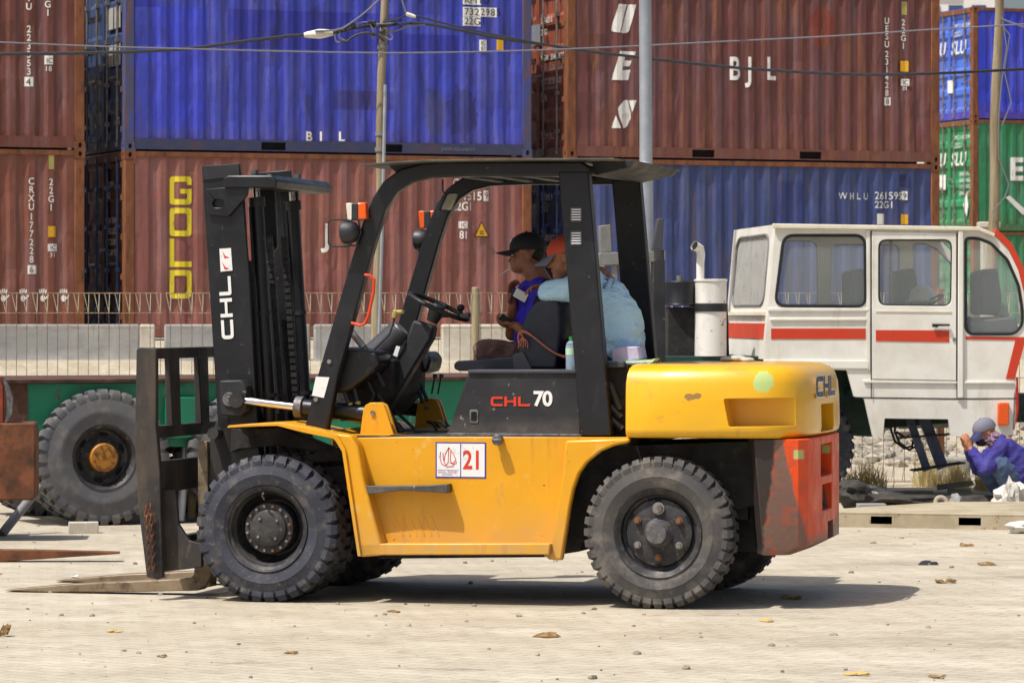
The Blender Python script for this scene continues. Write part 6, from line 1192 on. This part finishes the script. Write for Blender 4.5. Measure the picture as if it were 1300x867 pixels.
# --- man smoking
p1 = person('man in a black cap and blue and black shirt, smoking in the forklift seat', FK)
m = MB(); f1 = Vector((-.98, -.22, -.10)); hc = L(668.5, 323, 1.2); P, M3 = head(m, hc, f1, (-.08, 0, 1), 1.06)
chain(m, [hc + Vector((.015, 0, -.06)), L(681, 350, 1.2), L(686, 364, 1.2)], [.068, .07, .085]); m.ell(hc + Vector((-.03, 0, -.055)), (.074, .07, .068)); m.ell(P(.06, 0, -.075), (.04 , .042, .032), M3)
sN, sF = L(694, 368, 1.02), L(690, 366, 1.40); wN, wF = L(656, 414, 1.02), L(651, 388, 1.08); eN, eF = L(672, 428, .98), L(650, 424, 1.2)
chain(m, [sN, eN, wN], [.05, .043, .028]); chain(m, [sF, eF, wF], [.05, .043, .028]); chain(m, [L(688, 375, 1.2), L(688, 450, 1.2)], [.12, .12])
hN, hF = L(692, 455, 1.1), L(692, 455, 1.32); kN, kF = L(620, 449, 1.08), L(616, 447, 1.38); aN, aF = L(634, 528, 1.08), L(632, 526, 1.38)
for a, b, c in ((hN, kN, aN), (hF, kF, aF)): chain(m, [a, b, c], [.078, .06, .042]); m.cap(c, c + Vector((-.13, 0, -.03)), .04, .03)
hand(m, wN, (-.9, .15, .1), (.05, .35, .8), 1.05, .8, -1); hand(m, wF, (-.1, -.1, 1), (.85, -.3, .2), 1.05, .7, 1)
b1 = organic(m, 'body', 'skin_dark', p1, .0055, 2); face_bits(P, M3, b1, 1.06)
for q_ in (1,): MB().ell(P(-.05, 0, .0), (.062, .074, .06), M3).build('hair', 'hair', b1)
cp = capmesh(P, M3, p1, 'cap_black', 'cap_black', 1.06, .085, -.006); q = MB()
q.ell(P(.072, -.028, .085), (.018, .024, .02), M3, 12, 8); q.build('cap_badge', 'card_white', cp); MB().ell(P(.078, -.034, .086), (.014, .015, .012), M3, 10, 6).build('cap_badge_mark', 'red_print', cp)
m = MB(); chain(m, [L(680, 380, 1.2), L(678, 418, 1.2), L(686, 452, 1.2)], [.13, .14, .14]); 
for v_ in (1.06, 1.34): chain(m, [L(688, 372, v_), L(686, 415, v_), L(692, 450, v_)], [.085, .10, .11])
m.cap(sN, L(684, 400, 1.0), .066, .06); m.cap(sF, L(668, 400, 1.37), .066, .06); chain(m, [L(685, 366, 1.14), L(685, 366, 1.26)], [.07, .07]); organic(m, 'shirt', 'shirt_blue', p1, .007, 3)
m = MB(); chain(m, [L(702, 378, 1.1), L(703, 415, 1.1), L(705, 452, 1.1)], [.085, .09, .1]); chain(m, [L(702, 378, 1.3), L(703, 415, 1.3), L(705, 452, 1.3)], [.085, .09, .1]); m.cap(sN + Vector((.01, -.005, .0)), L(687, 399, .995), .068, .063); m.cap(sF + Vector((0, 0, .004)), L(664, 404, 1.36), .07, .064); m.cap(L(697, 370, 1.06), L(697, 370, 1.34), .07, .07); organic(m, 'shirt_yoke', 'shirt_black', p1, .007, 3)
q = MB()
for s_, v0 in ((-1, 1.11), (1, 1.29)): q.plate([L(680, 357, v0), L(664, 363, v0 - s_ * .0), L(658, 374, 1.2 + s_ * .06), L(668, 371, 1.2 + s_ * .07), L(682, 372, v0)], [], (0, .012, 0))
q.build('collar', 'shirt_blue', p1, bevel=.004)
m = MB(); 
for a, b, c in ((hN, kN, aN), (hF, kF, aF)): chain(m, [a, b, b.lerp(c, .9)], [.097, .08, .07])
m.cap(L(697, 456, 1.1), L(697, 456, 1.32), .105, .105); organic(m, 'trousers', 'trousers_brown', p1, .008, 3)
MB().cyl(P(.092, .006, -.062), P(.092, .006, -.062) + Vector((-.072, -.02, -.045)), .0042, .0042, 8).build('cigarette', 'card_white', p1) if 0 else None
a = P(.09, -.004, -.062); cg = tag(empty('cigarette', FK.o, -FK.t), 'white cigarette hanging from the lips of the man in the black cap', 'cigarette'); MB().cyl(a, a + Vector((-.07, -.02, -.05)), .0045, .0045, 8).build('paper_tube', 'card_white', cg)
pk = tag(empty('cigarette_packet', FK.o, -FK.t), 'small white packet in the raised hand of the man smoking', 'packet'); MB().obox(L(661.5, 375, 1.0), (.085, .02, .055), Matrix.Rotation(.5, 3, 'Y')).build('packet_box', 'card_white', pk, bevel=.003); MB().obox(L(652, 371, 1.02), (.02, .03, .05), Matrix.Rotation(.3, 3, 'Y')).build('packet_lid', 'cap_navy', pk, bevel=.003)
ph = tag(empty('telephone', FK.o, -FK.t), 'dark phone held in the lower hand of the man smoking', 'phone'); MB().obox(L(641, 407, 1.02), (.05, .025, .075), Matrix.Rotation(-.9, 3, 'Y')).build('phone_case', 'cap_black', ph, bevel=.006)
# --- man in light blue, leaning on the seat back
p2 = person('man in a light blue long-sleeved shirt and orange cap, leaning his chin on his hand', FK)
m = MB(); f2 = Vector((-.95, -.12, -.28)); hc = L(716, 327, .80); P, M3 = head(m, hc, f2, (-.25, 0, 1), 1.0)
sN, sF = L(748, 356, .62), L(744, 352, .98); eN = L(696, 371, .62); wN = L(709, 359, .74); eF = L(720, 385, 1.0); wF = L(700, 366, .9)
chain(m, [hc + Vector((.03, 0, -.05)), L(742, 345, .8), L(752, 358, .8)], [.056, .06, .075]); chain(m, [L(755, 362, .8), L(782, 400, .8), L(785, 445, .8)], [.12, .13, .12]); chain(m, [sN, eN, wN], [.05, .042, .03]); chain(m, [sF, eF, wF], [.05, .042, .03])
hN, hF = L(786, 452, .68), L(786, 450, .92); kN, kF = L(738, 452, .60), L(738, 450, 1.0); aN, aF = L(742, 540, .62), L(742, 538, 1.0)
for a, b, c in ((hN, kN, aN), (hF, kF, aF)): chain(m, [a, b, c], [.085, .062, .042]); m.cap(c, c + Vector((-.14, 0, -.03)), .04, .03)
hand(m, wN, (.05, .25, 1), (-.3, .8, .2), 1.05, 1.1, 1); hand(m, wF, (-.9, -.3, .1), (0, -.3, -.9), 1.0, .6, 1)
b2 = organic(m, 'body', 'skin', p2, .0055, 2); face_bits(P, M3, b2); MB().ell(P(-.05, 0, .0), (.062, .074, .06), M3).build('hair', 'hair', b2)
cp = capmesh(P, M3, p2, 'cap_orange', 'cap_grey', 1.0, .1, -.028); MB().obox(P(.09, -.02, .08), (.004, .05, .03), M3 @ Matrix.Rotation(-.45, 3, 'Y')).build('cap_badge', 'cap_grey', cp, bevel=.002)
m = MB()
for v_ in (.66, .80, .94): chain(m, [L(752, 362, v_), L(772, 380, v_), L(785, 408, v_), L(787, 432, v_)], [.088 if v_ != .8 else .11, .125, .145, .15])
chain(m, [sN, L(722, 368, .6), eN, L(702, 364, .69)], [.085, .072, .066, .045]); chain(m, [sF, eF, L(705, 369, .92)], [.08, .068, .045]); m.cap(L(745, 346, .76), L(745, 346, .84), .07, .07)
chain(m, [L(764, 452, .64), L(792, 449, .68)], [.03, .06]); sh = organic(m, 'shirt', 'shirt_light', p2, .008, 4)
m = MB()
for a, b, c in ((hN, kN, aN), (hF, kF, aF)): chain(m, [a, b, b.lerp(c, .92)], [.11, .085, .068])
m.cap(L(790, 450, .7), L(790, 450, .9), .115, .115); organic(m, 'jeans', 'jeans', p2, .008, 3)
def surf(pt, o=sh):                                         # drop writing onto the shirt
    return pt
q_ = bpy.context.evaluated_depsgraph_get()
def onshirt(co):
    hit, loc, nr, _ = sh.ray_cast(Vector((co.x, .0, co.z)), Vector((0, 1, 0))); return Vector((co.x, (loc.y if hit else .6) - .004, co.z))
dr_ = (L(771, 345, .6) - L(768, 362, .6)).normalized(); dr_.y = 0
l0 = L(771, 367, .6); text('PELABU', .021, 'cap_navy', p2, (l0.x, .6, l0.z), xdir=dr_, ydir=(-dr_.z, 0, dr_.x), wrap=onshirt, bold=.01); l0 = L(779, 366, .6); dd = Vector((.1, 0, 1)); text('PETIKEMAS', .009, 'cap_navy', p2, (l0.x, .6, l0.z), xdir=dd, ydir=(-dd.z, 0, dd.x), wrap=onshirt)
# --- crouching man at the right
F3 = Frame((W(1265, 0, 33.3).x, 33.3, 0), -8)
p3 = person('man crouching in a grey cap, purple long sleeves and jeans, hands raised to his face', F3); K = lambda x, y, v: F3.L(x - 4, y - 4, v)
m = MB(); hc = K(1254, 553, .0); P, M3 = head(m, hc, (-.93, -.1, -.42), (-.38, 0, 1), 1.0)
sN, sF = K(1276, 573, -.14), K(1272, 570, .2); eN, eF = K(1256, 600, -.2), K(1246, 598, .22); wN, wF = K(1236, 573, -.06), K(1232, 573, .08)
chain(m, [hc + Vector((.03, 0, -.05)), K(1270, 563, 0), K(1276, 570, 0)], [.056, .06, .08]); chain(m, [K(1280, 575, 0), K(1302, 602, 0)], [.12, .13]); chain(m, [sN, eN, wN], [.05, .043, .03]); chain(m, [sF, eF, wF], [.05, .043, .03])
hN, hF = K(1304, 618, -.1), K(1304, 616, .14); kN, kF = K(1272, 592, -.17), K(1256, 600, .16); aN, aF = K(1292, 638, -.14), K(1280, 634, .16)
for v in (aN, aF): v.z = .07
for a, b, c in ((hN, kN, aN), (hF, kF, aF)): chain(m, [a, b, c], [.085, .062, .04]); m.cap(c + Vector((.03, 0, -.02)), c + Vector((-.15, 0, -.035)), .035, .028)
hand(m, wN, (-.35, .1, .9), (-.3, .8, 0), 1.0, .9, 1); hand(m, wF, (-.3, -.1, .9), (-.2, -.8, 0), 1.0, .9, -1)
b3 = organic(m, 'body', 'skin', p3, .0055, 2); face_bits(P, M3, b3)
m = MB(); m.ell(P(-.01, 0, -.045), (.085, .083, .06), M3); m.cap(K(1266, 562, -.04), K(1270, 566, .05), .075, .075); organic(m, 'scarf', 'scarf', p3, .006, 2)
m = MB(); m.ell(P(.058, 0, -.055), (.055, .062, .045), M3); organic(m, 'face_mask', 'scarf_dark', p3, .006, 2)
cp = capmesh(P, M3, p3, 'cap_grey', 'cap_navy', 1.0, .085, -.04); 
m = MB()
for v_ in (-.09, .03, .14): chain(m, [K(1280, 577, v_), K(1292, 590, v_), K(1305, 608, v_)], [.12, .145, .165])
chain(m, [sN, eN, wN.lerp(eN, .12)], [.078, .066, .043]); chain(m, [sF, eF, wF.lerp(eF, .12)], [.078, .066, .043]); m.cap(K(1273, 566, -.05), K(1273, 566, .06), .075, .075); organic(m, 'sweater', 'shirt_purple', p3, .008, 4)
m = MB()
for a, b, c in ((hN, kN, aN), (hF, kF, aF)): chain(m, [a, b, b.lerp(c, .9)], [.115, .088, .066])
m.cap(K(1306, 618, -.08), K(1306, 618, .12), .12, .12); organic(m, 'jeans', 'jeans_pale', p3, .008, 3)
for c in (aN, aF): MB().obox(c + Vector((-.06, 0, -.055)), (.26, .09, .03)).build('shoe', 'scarf_dark', p3, bevel=.012)
# ------------------------------------------------------------------ loose things on the forklift
def on(name, label, cat): return tag(empty(name, FK.o, -FK.t), label, cat)
r_ = on('rope', 'salmon pink rope knotted round the seat side', 'rope'); q = MB()
q.tube(spline([L(x, y, .56) for x, y in ((661, 440), (658, 432), (659, 424), (666, 422), (676, 427), (690, 438), (704, 448), (718, 454), (728, 457))]), .0055, 8); q.tube(spline([L(x, y, .555) for x, y in ((664, 428), (660, 421), (668, 421), (680, 430), (696, 443), (712, 451), (728, 452))]), .0045, 8); q.build('cord', 'rope', r_)
for dx in (-3, 0, 3, 6, 9): MB().tube(spline([L(x, y, .55) for x, y in ((663, 428), (662 + dx * .8, 434), (661 + dx, 440 + (dx % 2) * 2))]), .0035, 6).build('frayed_end', 'rope', r_)
b_ = on('water_bottle', 'clear plastic water bottle with a green cap beside the rear pillar', 'bottle'); a, t_ = L(725, 470, .45), L(725, 428, .45); MB().lathe([(0, a.z), (.031, a.z + .002), (.032, a.z + .14), (.028, a.z + .15), (.03, a.z + .155), (.012, t_.z - .02), (.012, t_.z - .005)], (a.x, .45, 0), 'z', 20).build('bottle_body', 'bottle_clear', b_)
MB().cyl((a.x, .45, t_.z - .016), (a.x, .45, t_.z + .005), .014, .014, 14).build('bottle_cap', 'cap_green', b_); MB().lathe([(.0325, a.z + .09), (.0325, a.z + .13)], (a.x, .45, 0), 'z', 20).build('bottle_label', 'label_green', b_)
c_ = on('folded_cloth', 'folded lilac cloth on the shelf beside the man in light blue', 'cloth'); 
q = MB(); q.px(FK, rpoly([(776, 443), (792, 440), (809, 440), (812, 456), (795, 459), (777, 459)], 2), .38, .6); q.build('cloth_fold', 'cloth_lilac', c_, bevel=.015, seg=3)
q = on('plastic_bag', 'crumpled thin plastic bag lying next to the folded cloth', 'plastic bag'); m = MB(); 
for x, y, rr in ((798, 461, .03), (806, 461, .035), (816, 460.5, .03), (826, 461, .02)): m.ell(L(x, y, .4), (rr * 1.5, .05, rr * .5))
organic(m, 'bag_film', 'bottle_clear', q, .006, 1)
q = on('lime_paper', 'pale green paper scrap under the folded cloth', 'paper'); MB().px(FK, [(772, 458.5), (826, 456.5), (832, 455), (828, 460), (772, 461)], .36, .5).build('paper_sheet', 'label_green', q)
q = on('white_rag', 'white crumpled rag lying on top of the yellow rear body', 'rag'); m = MB()
for x, y, rr in ((924, 456, .03), (936, 455, .035), (948, 457, .03)): m.ell(L(x, y, 1.4), (rr * 1.6, .06, rr * .6))
organic(m, 'rag_folds', 'white_sack', q, .006, 1)
for k, (x, y) in enumerate(((553, 545), (566, 541))):
    q = on('sandal', ('worn sandal on the forklift floor nearer the pedals', 'worn sandal on the forklift floor nearer the seat')[k], 'sandal'); a = L(x, y, .9 + .15 * k); a.z = dz + .012; MB().obox(a, (.25, .09, .022), Matrix.Rotation(.2 + .4 * k, 3, 'Z')).build('sole', 'sandal', q, bevel=.009)
    MB().tube([a + Vector((.02, -.045, .0)), a + Vector((-.01, -.03, .04)), a + Vector((-.05, 0, .05)), a + Vector((-.01, .03, .04)), a + Vector((.02, .045, 0))], .009, 6).build('strap', 'rubber', q)
